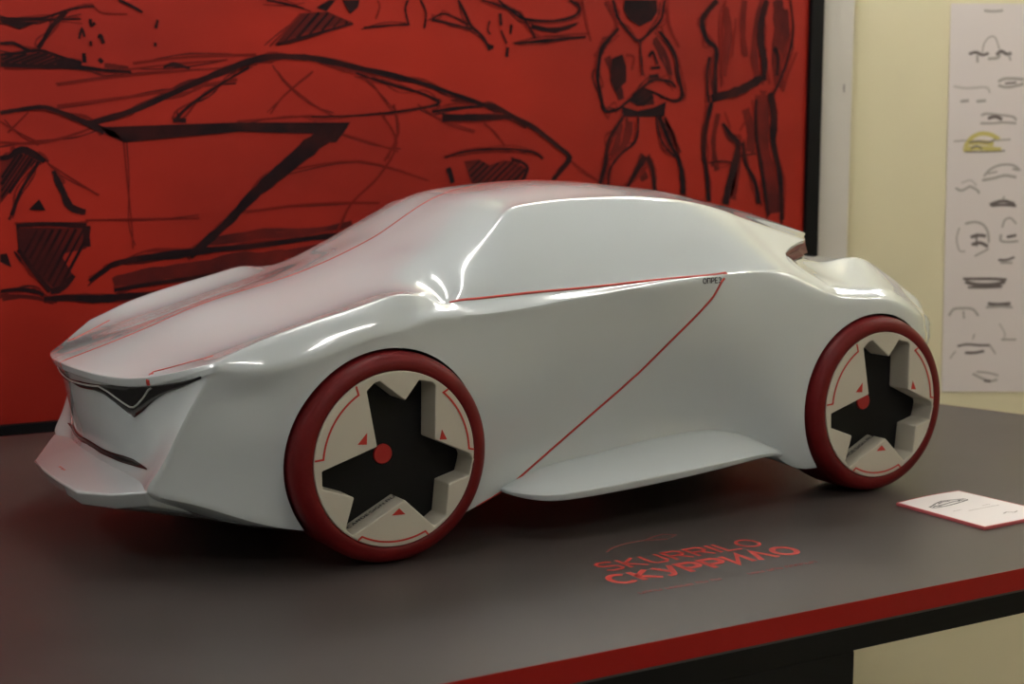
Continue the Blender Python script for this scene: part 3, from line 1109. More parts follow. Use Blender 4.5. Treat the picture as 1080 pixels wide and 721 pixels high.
def mural_place(depth):
    return lambda u, v, t: W((u, YM - depth, v))


STROKES = [
    (0, 'ink', [(-1.397, 4.302), (-1.091, 4.358), (-0.796, 4.388), (-0.5, 4.289), (-0.213, 4.174), (0.024, 4.071)], [0.056, 0.057, 0.064, 0.072, 0.087, 0.102]),
    (0, 'ink', [(-0.214, 4.161), (0.302, 4.313), (0.719, 4.48), (1.286, 4.734), (1.794, 4.951), (2.192, 5.1), (2.536, 5.18), (2.914, 5.193), (3.267, 5.176), (3.926, 5.068), (4.589, 4.957), (5.07, 4.852), (5.527, 4.729), (6.011, 4.589), (6.399, 4.475)], [0.072, 0.088, 0.089, 0.089, 0.09, 0.106, 0.092, 0.092, 0.093, 0.087, 0.08, 0.073, 0.065, 0.066, 0.05]),
    (0, 'faint', [(-0.627, 4.404), (0.308, 4.539), (0.861, 4.63), (2.01, 4.834)], [0.043, 0.044, 0.044, 0.045]),
    (0, 'ink', [(3.926, 4.982), (4.246, 4.89), (4.687, 4.784), (4.986, 4.718), (5.237, 4.634), (5.356, 4.562), (5.237, 4.501), (4.585, 4.402), (3.839, 4.334), (3.178, 4.311)], [0.032, 0.032, 0.04, 0.04, 0.041, 0.049, 0.041, 0.032, 0.024, 0.023]),
    (0, 'faint', [(4.005, 4.941), (4.197, 4.831), (4.358, 4.632), (4.552, 4.402)], [0.032, 0.032, 0.032, 0.032]),
    (0, 'ink', [(1.076, 4.229), (1.163, 4.352), (1.497, 4.603), (1.864, 4.83), (2.191, 5.017)], [0.075, 0.045, 0.037, 0.03, 0.038]),
    (0, 'ink', [(1.019, 4.228), (1.217, 4.231)], [0.06, 0.06]),
    (0, 'ink', [(6.064, 4.515), (6.363, 4.52), (6.793, 4.328), (7.085, 4.208), (7.362, 4.04), (7.643, 3.854), (7.833, 3.697), (7.684, 3.508), (7.498, 3.305)], [0.05, 0.083, 0.084, 0.085, 0.086, 0.086, 0.104, 0.087, 0.069]),
    (0, 'faint', [(7.833, 3.665), (8.12, 3.474), (8.45, 3.281)], [0.035, 0.035, 0.035]),
    (0, 'ink', [(5.423, 4.325), (6.011, 4.333), (6.703, 4.357)], [0.148, 0.1, 0.067]),
    (0, 'ink', [(5.237, 4.412), (5.664, 4.478), (6.151, 4.516)], [0.049, 0.049, 0.033]),
    (0, 'wash', [(5.578, 4.686), (6.099, 4.56), (6.363, 4.474), (6.721, 4.311), (6.994, 4.191)], [0.066, 0.066, 0.067, 0.067, 0.068]),
    (0, 'ink', [(5.473, 3.697), (5.749, 3.773), (6.099, 3.819), (6.633, 3.835), (7.106, 3.79), (7.309, 3.681)], [0.025, 0.033, 0.033, 0.034, 0.034, 0.034]),
    (0, 'ink', [(5.524, 3.532), (5.576, 3.411), (5.61, 3.29)], [0.083, 0.1, 0.083]),
    (0, 'ink', [(6.706, 3.666), (6.905, 3.62), (7.016, 3.511), (6.889, 3.294)], [0.051, 0.051, 0.051, 0.051]),
    (0, 'faint', [(6.187, 4.244), (6.4, 4.094), (6.579, 3.881)], [0.033, 0.034, 0.034]),
    (0, 'faint', [(1.998, 4.226), (2.747, 4.291), (3.209, 4.325)], [0.03, 0.031, 0.031]),
    (0, 'ink', [(3.376, 4.028), (3.046, 3.784), (2.735, 3.542), (2.473, 3.346), (2.153, 3.081), (1.82, 2.75), (1.492, 2.479), (1.227, 2.264)], [0.283, 0.266, 0.218, 0.186, 0.139, 0.123, 0.123, 0.122]),
    (0, 'ink', [(-0.901, 1.737), (-0.518, 1.732), (-0.116, 1.7), (0.448, 1.728), (1.071, 1.769)], [0.059, 0.103, 0.119, 0.091, 0.061]),
    (0, 'ink', [(-0.257, 1.963), (-0.036, 2.103), (0.117, 2.192), (0.519, 2.26), (1.041, 2.298), (1.591, 2.35), (2.26, 2.386), (3.026, 2.465), (3.658, 2.52), (4.308, 2.637)], [0.044, 0.074, 0.075, 0.09, 0.122, 0.092, 0.078, 0.079, 0.08, 0.065]),
    (0, 'wash', [(0.094, 1.894), (0.512, 2.0), (1.222, 2.069), (1.955, 2.141), (2.713, 2.215)], [0.209, 0.211, 0.214, 0.218, 0.221]),
    (0, 'ink', [(0.092, 1.813), (0.648, 1.884), (1.364, 1.952), (2.103, 2.036)], [0.06, 0.061, 0.062, 0.063]),
    (0, 'ink', [(-1.42, 3.687), (-1.293, 3.712), (-1.202, 3.777), (-1.099, 3.803), (-0.96, 3.738), (-0.821, 3.647)], [0.071, 0.071, 0.085, 0.1, 0.1, 0.072]),
    (0, 'ink', [(-0.899, 3.647), (-1.048, 3.427), (-1.185, 3.194), (-1.297, 2.909)], [0.043, 0.043, 0.043, 0.057]),
    (0, 'ink', [(-0.709, 3.516), (-0.649, 3.358), (-0.588, 3.226), (-0.489, 3.013), (-0.28, 2.93)], [0.058, 0.087, 0.087, 0.102, 0.073]),
    (0, 'faint', [(-0.783, 3.621), (-0.463, 3.409), (-0.084, 3.167)], [0.029, 0.029, 0.029]),
    (0, 'faint', [(-0.283, 2.823), (0.534, 2.819), (1.384, 2.815)], [0.029, 0.03, 0.031]),
    (0, 'faint', [(0.291, 3.94), (0.329, 3.377), (0.379, 2.7), (0.384, 2.401)], [0.022, 0.022, 0.022, 0.022]),
    (0, 'ink', [(-1.239, 2.765), (-0.812, 2.781), (-0.272, 2.742)], [0.057, 0.058, 0.073]),
    (0, 'ink', [(-0.272, 2.742), (-0.281, 2.448)], [0.103, 0.103]),
    (0, 'ink', [(-1.225, 2.437), (-1.03, 2.141), (-0.806, 1.839)], [0.058, 0.073, 0.073]),
    (0, 'ink', [(-0.806, 1.839), (-0.66, 1.873), (-0.468, 2.053)], [0.088, 0.103, 0.059]),
    (0, 'ink', [(-1.489, 1.87), (-1.258, 1.886), (-1.027, 1.849), (-0.899, 1.79)], [0.043, 0.058, 0.058, 0.044]),
    (0, 'faint', [(-1.412, 3.905), (-0.903, 3.894), (-0.377, 4.028), (-0.108, 4.136)], [0.035, 0.036, 0.036, 0.036]),
    (1, 'ink', [(-1.349, 5.571), (-0.805, 5.596), (-0.571, 5.67), (-0.347, 5.745), (-0.176, 5.779), (-0.07, 5.785)], [0.028, 0.028, 0.028, 0.028, 0.028, 0.029]),
    (1, 'faint', [(-0.07, 5.785), (0.047, 5.699), (0.396, 5.703)], [0.029, 0.029, 0.029]),
    (1, 'ink', [(-0.453, 5.702), (-0.56, 5.594), (-0.681, 5.461), (-0.777, 5.303), (-0.858, 5.185)], [0.057, 0.071, 0.064, 0.056, 0.056]),
    (1, 'ink', [(-1.35, 5.533), (-0.844, 5.568), (-0.26, 5.607)], [0.042, 0.028, 0.021]),
    (1, 'ink', [(-1.362, 5.23), (-1.173, 5.237), (-0.999, 5.154), (-0.859, 5.159)], [0.042, 0.042, 0.042, 0.042]),
    (1, 'ink', [(-1.367, 5.078), (-1.115, 5.112), (-0.859, 5.159), (-0.667, 5.114), (-0.474, 5.056), (-0.266, 4.998)], [0.042, 0.042, 0.042, 0.043, 0.043, 0.057]),
    (1, 'ink', [(-1.372, 4.951), (-0.866, 4.941), (-0.281, 4.945), (0.05, 4.915), (0.428, 4.9)], [0.056, 0.057, 0.057, 0.043, 0.044]),
    (1, 'ink', [(0.28, 5.893), (0.454, 5.823), (0.615, 5.739)], [0.036, 0.036, 0.036]),
    (1, 'ink', [(-0.295, 5.334), (-0.251, 5.466), (-0.215, 5.363)], [0.029, 0.043, 0.029]),
    (1, 'ink', [(-0.128, 5.613), (-0.118, 5.523), (-0.063, 5.564)], [0.043, 0.043, 0.043]),
    (1, 'ink', [(-0.03, 5.358), (0.011, 5.385), (0.048, 5.282)], [0.029, 0.057, 0.043]),
    (1, 'ink', [(-0.152, 5.275), (-0.112, 5.276)], [0.072, 0.072]),
    (1, 'ink', [(-0.235, 5.142), (-0.226, 5.012)], [0.057, 0.057]),
    (1, 'ink', [(-0.026, 5.07), (0.026, 5.02)], [0.058, 0.058]),
    (1, 'ink', [(0.802, 5.523), (0.833, 5.643)], [0.044, 0.044]),
    (1, 'ink', [(0.768, 5.295), (0.81, 5.297)], [0.059, 0.059]),
    (1, 'wash', [(0.052, 4.981), (0.186, 4.972), (0.388, 4.938)], [0.072, 0.072, 0.073]),
    (1, 'ink', [(0.899, 4.98), (1.053, 5.024), (1.292, 4.978)], [0.029, 0.074, 0.03]),
    (1, 'faint', [(0.458, 5.02), (1.296, 5.14), (2.313, 5.201)], [0.044, 0.045, 0.046]),
    (2, 'ink', [(2.644, 5.364), (3.149, 5.509), (3.886, 5.723)], [0.046, 0.046, 0.031]),
    (2, 'faint', [(3.031, 5.839), (2.768, 5.563), (2.524, 5.332)], [0.031, 0.031, 0.03]),
    (2, 'ink', [(2.491, 6.006), (2.775, 5.965), (3.078, 5.911)], [0.027, 0.027, 0.028]),
    (2, 'ink', [(4.06, 5.673), (4.497, 5.721), (4.825, 5.749)], [0.024, 0.024, 0.024]),
    (2, 'ink', [(4.827, 6.125), (4.777, 5.978), (4.841, 5.735)], [0.035, 0.035, 0.035]),
    (2, 'ink', [(5.043, 6.136), (5.142, 5.938), (5.107, 5.703)], [0.035, 0.035, 0.035]),
    (2, 'faint', [(4.27, 5.811), (4.337, 5.986), (4.305, 6.099)], [0.032, 0.031, 0.031]),
    (2, 'ink', [(5.242, 5.84), (5.36, 5.919), (5.496, 5.94), (5.907, 5.796)], [0.026, 0.026, 0.026, 0.026]),
    (2, 'ink', [(5.242, 5.84), (5.581, 5.796), (5.959, 5.724)], [0.035, 0.036, 0.036]),
    (2, 'ink', [(5.718, 6.171), (5.838, 5.97), (5.959, 5.768), (6.15, 5.627), (6.291, 5.408)], [0.04, 0.057, 0.049, 0.049, 0.05]),
    (2, 'ink', [(6.15, 6.193), (6.466, 6.119), (6.84, 6.017), (7.021, 5.813), (7.15, 5.636)], [0.029, 0.03, 0.03, 0.03, 0.03]),
    (2, 'ink', [(6.753, 5.53), (7.351, 5.598), (8.134, 5.69)], [0.033, 0.059, 0.034]),
    (2, 'ink', [(6.448, 6.208), (6.661, 6.069), (6.949, 5.931), (7.496, 5.925), (7.904, 6.021), (8.015, 6.165), (7.808, 6.278)], [0.033, 0.041, 0.05, 0.042, 0.051, 0.051, 0.034]),
    (2, 'faint', [(8.071, 6.291), (8.149, 5.985), (8.249, 5.616)], [0.025, 0.026, 0.026]),
    (2, 'ink', [(7.076, 5.816), (7.534, 5.774), (7.962, 5.9)], [0.067, 0.084, 0.034]),
    (2, 'ink', [(6.29, 5.872), (6.255, 5.721), (6.308, 5.663)], [0.033, 0.033, 0.033]),
    (2, 'ink', [(6.484, 6.0), (6.502, 5.806)], [0.058, 0.058]),
    (2, 'ink', [(6.698, 5.83), (6.68, 5.678)], [0.05, 0.05]),
    (2, 'ink', [(6.256, 5.482), (6.361, 5.455)], [0.066, 0.066]),
    (2, 'ink', [(6.628, 5.465), (6.61, 5.313)], [0.058, 0.058]),
    (2, 'ink', [(6.502, 5.731), (6.61, 5.525)], [0.033, 0.033]),
    (0, 'faint', [(2.638, 4.975), (2.831, 4.77), (3.211, 4.496), (3.522, 4.33)], [0.031, 0.031, 0.031, 0.031]),
    (0, 'faint', [(3.218, 4.991), (2.753, 4.628), (2.521, 4.344)], [0.031, 0.031, 0.031]),
    (0, 'faint', [(4.323, 4.399), (4.615, 3.933), (4.315, 3.419), (3.824, 2.985), (3.579, 2.552)], [0.04, 0.04, 0.04, 0.04, 0.04]),
    (0, 'faint', [(4.57, 4.519), (4.649, 4.081), (4.399, 3.639)], [0.04, 0.04, 0.04]),
    (0, 'faint', [(3.362, 4.142), (4.156, 3.931), (4.647, 3.786)], [0.031, 0.032, 0.032]),
    (0, 'faint', [(2.734, 3.5), (3.992, 3.64), (5.148, 3.339)], [0.031, 0.032, 0.033]),
    (0, 'faint', [(1.97, 2.874), (3.19, 2.995), (4.311, 2.992)], [0.039, 0.04, 0.041]),
    (0, 'faint', [(4.985, 4.526), (5.492, 4.237), (6.011, 4.091)], [0.032, 0.033, 0.033]),
    (0, 'faint', [(-1.401, 4.187), (-1.154, 4.035), (-0.903, 3.907)], [0.028, 0.028, 0.029]),
    (0, 'faint', [(-1.306, 4.034), (-1.148, 4.19), (-1.016, 4.32)], [0.028, 0.028, 0.028]),
    (1, 'faint', [(0.184, 4.906), (1.011, 5.023), (1.87, 5.117)], [0.029, 0.03, 0.03]),
    (1, 'faint', [(-0.617, 4.69), (0.591, 4.878), (2.161, 5.03)], [0.029, 0.029, 0.03]),
    (0, 'wash', [(1.448, 2.466), (2.413, 2.51), (3.342, 2.587), (3.821, 2.678)], [0.107, 0.11, 0.112, 0.113]),
    (0, 'wash', [(3.338, 2.311), (2.713, 2.243), (2.105, 2.15)], [0.144, 0.142, 0.14]),
    (0, 'wash', [(-1.491, 1.805), (-1.108, 1.774), (-0.719, 1.688)], [0.058, 0.058, 0.059]),
    (3, 'ink', [(8.681, 6.322), (8.741, 6.137), (8.801, 6.015), (8.999, 5.818), (9.218, 5.669), (9.474, 5.838), (9.69, 6.055), (9.727, 6.248), (9.764, 6.377)], [0.051, 0.052, 0.052, 0.052, 0.052, 0.053, 0.053, 0.053, 0.053]),
    (3, 'ink', [(8.804, 5.858), (8.631, 5.694), (8.461, 5.499), (8.406, 5.246), (8.39, 4.994), (8.451, 4.744), (8.531, 4.492), (8.687, 4.479), (8.843, 4.529)], [0.052, 0.069, 0.086, 0.069, 0.069, 0.061, 0.07, 0.052, 0.053]),
    (3, 'ink', [(8.843, 4.529), (9.135, 4.726), (9.37, 4.923), (9.569, 5.024)], [0.044, 0.044, 0.044, 0.044]),
    (3, 'ink', [(9.654, 5.845), (9.86, 5.645), (10.007, 5.424), (10.075, 5.102), (10.164, 4.778), (10.022, 4.662), (9.776, 4.722)], [0.053, 0.071, 0.071, 0.071, 0.072, 0.054, 0.036]),
    (3, 'ink', [(9.429, 4.989), (9.609, 5.025), (9.893, 5.0), (10.017, 4.906)], [0.044, 0.044, 0.045, 0.045]),
    (3, 'ink', [(9.776, 4.722), (9.573, 4.799), (9.371, 4.859)], [0.045, 0.044, 0.044]),
    (3, 'ink', [(9.258, 5.654), (9.283, 5.369), (9.308, 5.082)], [0.031, 0.032, 0.032]),
    (3, 'ink', [(9.442, 5.406), (9.52, 5.488), (9.624, 5.283)], [0.053, 0.053, 0.053]),
    (3, 'ink', [(9.485, 5.215), (9.686, 5.237)], [0.044, 0.044]),
    (3, 'ink', [(9.448, 5.069), (9.648, 5.091)], [0.071, 0.071]),
    (3, 'faint', [(8.966, 5.422), (9.124, 5.395), (9.088, 5.171)], [0.044, 0.044, 0.044]),
    (3, 'faint', [(8.328, 5.369), (8.517, 5.564)], [0.086, 0.086]),
    (3, 'ink', [(8.923, 4.386), (8.769, 4.193), (8.616, 3.952), (8.563, 3.584), (8.432, 3.185)], [0.053, 0.07, 0.07, 0.088, 0.088]),
    (3, 'ink', [(9.24, 4.374), (9.224, 4.116), (9.148, 3.938), (8.893, 3.761), (8.661, 3.504), (8.626, 3.199)], [0.035, 0.044, 0.053, 0.044, 0.044, 0.035]),
    (3, 'wash', [(8.866, 4.274), (8.811, 3.985), (8.678, 3.712)], [0.106, 0.106, 0.106]),
    (3, 'ink', [(9.681, 4.396), (9.787, 4.186), (9.957, 3.876), (10.105, 3.663), (10.194, 3.382), (10.222, 3.05)], [0.089, 0.09, 0.072, 0.091, 0.109, 0.11]),
    (3, 'wash', [(9.825, 4.317), (9.994, 4.04), (10.124, 3.762)], [0.107, 0.108, 0.109]),
    (3, 'ink', [(9.62, 4.412), (9.666, 4.12), (9.834, 3.86), (10.043, 3.696)], [0.036, 0.036, 0.036, 0.036]),
    (3, 'ink', [(9.391, 3.712), (9.215, 3.469), (9.021, 3.179)], [0.143, 0.089, 0.071]),
    (3, 'ink', [(9.431, 3.712), (9.557, 3.468), (9.605, 3.074)], [0.107, 0.09, 0.072]),
    (3, 'wash', [(8.578, 5.377), (8.777, 4.988), (8.88, 4.673)], [0.138, 0.139, 0.14]),
    (3, 'wash', [(9.556, 5.729), (9.803, 5.417), (9.911, 5.098)], [0.105, 0.106, 0.107]),
    (3, 'wash', [(9.062, 4.308), (9.027, 4.034), (8.796, 3.712)], [0.124, 0.124, 0.124]),
    (3, 'wash', [(9.294, 3.55), (9.398, 3.306)], [0.179, 0.179]),
    (3, 'faint', [(8.565, 6.316), (8.765, 5.856), (8.498, 5.61)], [0.069, 0.069, 0.069]),
    (3, 'faint', [(9.808, 6.22), (9.875, 5.902), (10.085, 5.588)], [0.07, 0.071, 0.071]),
    (4, 'wash', [(11.089, 6.281), (11.166, 5.792), (11.056, 5.128)], [0.162, 0.163, 0.164]),
    (4, 'wash', [(11.511, 6.467), (11.482, 5.97), (11.561, 5.475)], [0.127, 0.127, 0.128]),
    (4, 'wash', [(10.967, 4.463), (10.873, 3.963), (10.971, 3.461)], [0.11, 0.11, 0.111]),
    (4, 'wash', [(11.588, 4.556), (11.731, 4.136), (11.697, 3.797)], [0.185, 0.186, 0.186]),
    (4, 'wash', [(11.435, 3.797), (11.404, 3.374), (11.329, 2.952)], [0.167, 0.168, 0.168]),
    (4, 'wash', [(12.457, 6.347), (12.519, 5.844), (12.357, 5.332)], [0.129, 0.13, 0.13]),
    (4, 'ink', [(10.895, 6.435), (10.65, 6.195), (10.57, 6.029), (10.682, 5.74), (10.896, 5.585), (10.884, 5.206), (10.896, 4.727)], [0.089, 0.107, 0.107, 0.09, 0.09, 0.091, 0.091]),
    (4, 'ink', [(10.752, 5.448), (10.697, 5.118), (10.75, 4.658)], [0.054, 0.054, 0.054]),
    (4, 'faint', [(11.085, 6.445), (11.013, 5.95), (11.06, 4.962)], [0.045, 0.045, 0.046]),
    (4, 'faint', [(11.328, 6.128), (11.26, 5.465)], [0.036, 0.036]),
    (4, 'wash', [(11.944, 6.489), (11.807, 5.983), (11.757, 5.481), (11.878, 5.066)], [0.164, 0.165, 0.165, 0.166]),
    (4, 'ink', [(12.01, 6.492), (11.911, 6.154), (11.902, 5.737), (12.0, 5.405), (11.988, 5.068)], [0.091, 0.146, 0.165, 0.129, 0.111]),
    (4, 'wash', [(12.274, 6.506), (12.332, 6.089), (12.26, 5.582), (12.368, 4.993)], [0.22, 0.221, 0.222, 0.224]),
    (4, 'ink', [(12.563, 6.52), (12.647, 6.019), (12.572, 5.593), (12.407, 5.164), (12.218, 4.82)], [0.037, 0.046, 0.056, 0.056, 0.056]),
    (4, 'ink', [(12.213, 5.664), (12.307, 5.499), (12.296, 5.161)], [0.092, 0.093, 0.093]),
    (4, 'faint', [(12.752, 5.599), (12.584, 5.253), (12.416, 4.892)], [0.056, 0.056, 0.056]),
    (4, 'ink', [(10.812, 4.725), (11.341, 4.852), (11.663, 4.977), (11.943, 5.118)], [0.145, 0.165, 0.166, 0.129]),
    (4, 'ink', [(10.813, 4.659), (10.698, 4.211), (10.665, 3.796), (10.739, 3.379), (10.792, 2.926)], [0.091, 0.109, 0.091, 0.092, 0.092]),
    (4, 'ink', [(11.077, 4.298), (11.254, 4.099), (11.432, 3.932), (11.356, 3.544), (11.235, 3.207), (11.18, 2.852)], [0.055, 0.092, 0.13, 0.149, 0.149, 0.149]),
    (4, 'ink', [(11.539, 3.966), (11.615, 3.594), (11.845, 3.252), (11.946, 2.857)], [0.074, 0.093, 0.094, 0.095]),
    (4, 'wash', [(11.952, 4.815), (11.968, 4.307), (12.028, 3.798), (12.2, 3.283), (12.286, 2.679)], [0.334, 0.336, 0.338, 0.34, 0.343]),
    (4, 'ink', [(12.15, 4.853), (12.253, 4.396), (12.245, 3.969), (12.421, 3.368), (12.494, 2.553)], [0.13, 0.169, 0.15, 0.114, 0.115]),
    (4, 'ink', [(11.823, 4.728), (11.841, 4.137), (11.967, 3.593), (12.071, 3.113), (12.176, 2.629)], [0.056, 0.075, 0.094, 0.094, 0.076]),
    (4, 'ink', [(10.776, 3.596), (11.052, 3.629), (11.376, 3.594)], [0.029, 0.03, 0.03]),
    (4, 'ink', [(11.373, 3.712), (11.852, 3.763)], [0.03, 0.03]),
    (4, 'faint', [(11.115, 4.498), (11.251, 4.216)], [0.037, 0.037]),
    (4, 'faint', [(11.677, 4.473), (11.468, 4.168)], [0.037, 0.037]),
]
PATCHES = [
    (0, 'ink', [(1.998, 4.212), (3.822, 4.233), (3.708, 4.073), (3.58, 3.928), (3.266, 3.927), (3.205, 4.055), (1.995, 4.074)]),
    (0, 'ink', [(-0.213, 4.174), (0.159, 4.072), (0.291, 3.94), (0.089, 4.005), (-0.161, 4.149)]),
    (0, 'ink', [(-0.041, 4.123), (1.998, 4.212), (1.995, 4.074), (0.304, 3.913), (0.089, 4.005)]),
    (2, 'wash', [(3.031, 5.839), (3.463, 5.887), (3.886, 5.737), (2.599, 5.349)]),
    (2, 'ink', [(3.278, 5.934), (3.497, 6.057), (3.606, 6.063), (3.448, 5.887)]),
    (2, 'ink', [(3.7, 6.068), (4.001, 6.083), (3.968, 5.968), (3.84, 5.863)]),
    (1, 'ink', [(-1.351, 5.521), (-0.807, 5.545), (-0.975, 5.486), (-1.103, 5.43)]),
    (1, 'wash', [(-1.368, 5.053), (-0.795, 5.136), (-0.266, 4.998), (-0.282, 4.932), (-1.371, 4.977)]),
    (1, 'ink', [(-0.644, 5.051), (-0.474, 5.056), (-0.28, 4.984), (-0.295, 4.932), (-0.608, 4.961)]),
    (0, 'wash', [(-1.42, 3.674), (-1.267, 3.725), (-1.1, 3.777), (-0.911, 3.673), (-1.178, 3.389), (-1.443, 3.068)]),
    (0, 'wash', [(-1.24, 2.739), (-0.273, 2.716), (-0.282, 2.421), (-0.643, 2.353), (-0.469, 2.026), (-0.606, 1.897), (-0.805, 1.866), (-1.225, 2.45)]),
    (0, 'ink', [(-1.064, 2.983), (-0.917, 3.125), (-0.832, 2.966)]),
    (0, 'ink', [(-1.473, 2.275), (-1.469, 2.38), (-1.38, 2.39), (-1.324, 2.191)]),
    (0, 'wash', [(5.819, 3.637), (6.099, 3.667), (6.294, 3.575), (6.544, 3.651), (6.815, 3.635), (6.979, 3.511), (6.871, 3.248), (5.976, 3.256)]),
    (3, 'ink', [(8.913, 6.334), (9.584, 6.368), (9.607, 6.178), (9.49, 6.014), (9.234, 5.907), (8.996, 6.023), (8.896, 6.176)]),
    (3, 'ink', [(8.675, 5.349), (8.888, 5.435), (8.969, 5.232), (8.973, 4.977), (8.741, 4.797), (8.641, 4.985)]),
    (3, 'ink', [(8.881, 4.561), (9.218, 4.486), (9.577, 4.557), (9.818, 4.658), (9.783, 4.397), (8.923, 4.386)]),
    (3, 'wash', [(9.29, 4.921), (9.533, 4.798), (9.576, 4.605), (9.217, 4.567), (9.017, 4.659)]),
]


def smooth2d(pts, ws, n=4):
    """Catmull-Rom through hand-drawn points"""
    P = [Vector(p) for p in pts]
    o, ow = [], []
    for i in range(len(P) - 1):
        a, b, c, d = P[max(0, i - 1)], P[i], P[i + 1], P[min(len(P) - 1, i + 2)]
        for k in range(n):
            t = k / n
            o.append(.5 * (2 * b + (c - a) * t + (2 * a - 5 * b + 4 * c - d) * t * t + (3 * b - a - 3 * c + d) * t ** 3))
            ow.append(ws[i] + (ws[i + 1] - ws[i]) * t)
    return o + [P[-1]], ow + [ws[-1]]


NAMES = ['car_drawing', 'car_drawing', 'car_drawing', 'figure_drawing', 'figure_drawing']
INK = ['ink', 'wash', 'faint']
MATS = [M['mural_ink'], M['mural_wash'], M['mural_faint']]
DEPTH = {'ink': .014, 'wash': .006, 'faint': .009}
draw = [([], [], []) for _ in NAMES]
rnd = random.Random(7)


def add_stroke(r, kind, pts, ws, dz=0.0):
    a, b = stroke2d(pts, ws)
    V_, F_, MI = draw[r]
    k = len(V_)
    V_.extend([(v[0], v[1], DEPTH[kind] + dz) for v in a])
    F_.extend([tuple(i + k for i in q) for q in b])
    MI.extend([INK.index(kind)] * len(b))


for n_, (r, kind, pts, ws) in enumerate(STROKES):
    p, w_ = smooth2d(pts, ws)
    add_stroke(r, kind, p, [max(.02, q * rnd.uniform(.85, 1.15)) for q in w_], (n_ % 7) * .0003)
    L = sum((Vector(a) - Vector(b)).length for a, b in zip(pts, pts[1:]))
    if L > .5:                              # searching pencil lines beside every long stroke
        for rep in range(3 if kind == 'ink' else 1):
            off = [rnd.gauss(0, .045 if r > 2 else .035) for _ in pts]
            o2 = [rnd.gauss(0, .045 if r > 2 else .035) for _ in pts]
            q, _w = smooth2d([(a[0] + u, a[1] + v) for a, u, v in zip(pts, off, o2)], ws)
            add_stroke(r, 'faint' if rep else 'wash', q, [max(.015, t * rnd.uniform(.25, .8)) for t in _w], rep * .0004)
for r, kind, pts in PATCHES:
    V_, F_, MI = draw[r]
    k = len(V_)
    V_.extend([(p[0], p[1], DEPTH[kind] + .0025) for p in pts])
    F_.append(tuple(range(k, k + len(pts))))
    MI.append(INK.index(kind))
    if kind == 'wash':                      # hatching across the shaded parts
        xs, zs = [p[0] for p in pts], [p[1] for p in pts]
        for h in range(9):
            t = (h + .5) / 9
            x = min(xs) + (max(xs) - min(xs)) * t
            inside = []
            for m_ in range(25):
                u, v = x + (m_ / 24 - .5) * .5, min(zs) + (max(zs) - min(zs)) * m_ / 24
                hit = False
                for e in range(len(pts)):
                    (x1, z1), (x2, z2) = pts[e], pts[e - 1]
                    if (z1 > v) != (z2 > v) and u < (x2 - x1) * (v - z1) / (z2 - z1) + x1:
                        hit = not hit
                if hit:
                    inside.append((u, v))
            if len(inside) > 2:
                add_stroke(r, 'ink', [inside[0], inside[-1]], rnd.uniform(.02, .05), .002)
for nm, (V_, F_, MI) in zip(NAMES, draw):
    o = mesh(nm, [W((v[0], YM - v[2], v[1])) for v in V_], F_, None, mural)
    for m_ in MATS:
        o.data.materials.append(m_)
    for p_, mi in zip(o.data.polygons, MI):
        p_.material_index = mi


# ------------------------------------------------------------------ room
yawv = Vector((.51302, .85838, 0))
rv = Vector((.85838, -.51302, 0))
O0 = Vector((-6.1933, -12.4319, 0))


def RW(u, d, z):
    """room coordinates: u across, d away from the viewer's wall, z in wheel radii"""
    p = O0 + rv * u + yawv * d
    return W((p.x, p.y, z))


def rbox(u0, u1, d0, d1, z0, z1):
    v, f = boxv((u0, d0, z0), (u1, d1, z1))
    return [RW(*p) for p in v], f


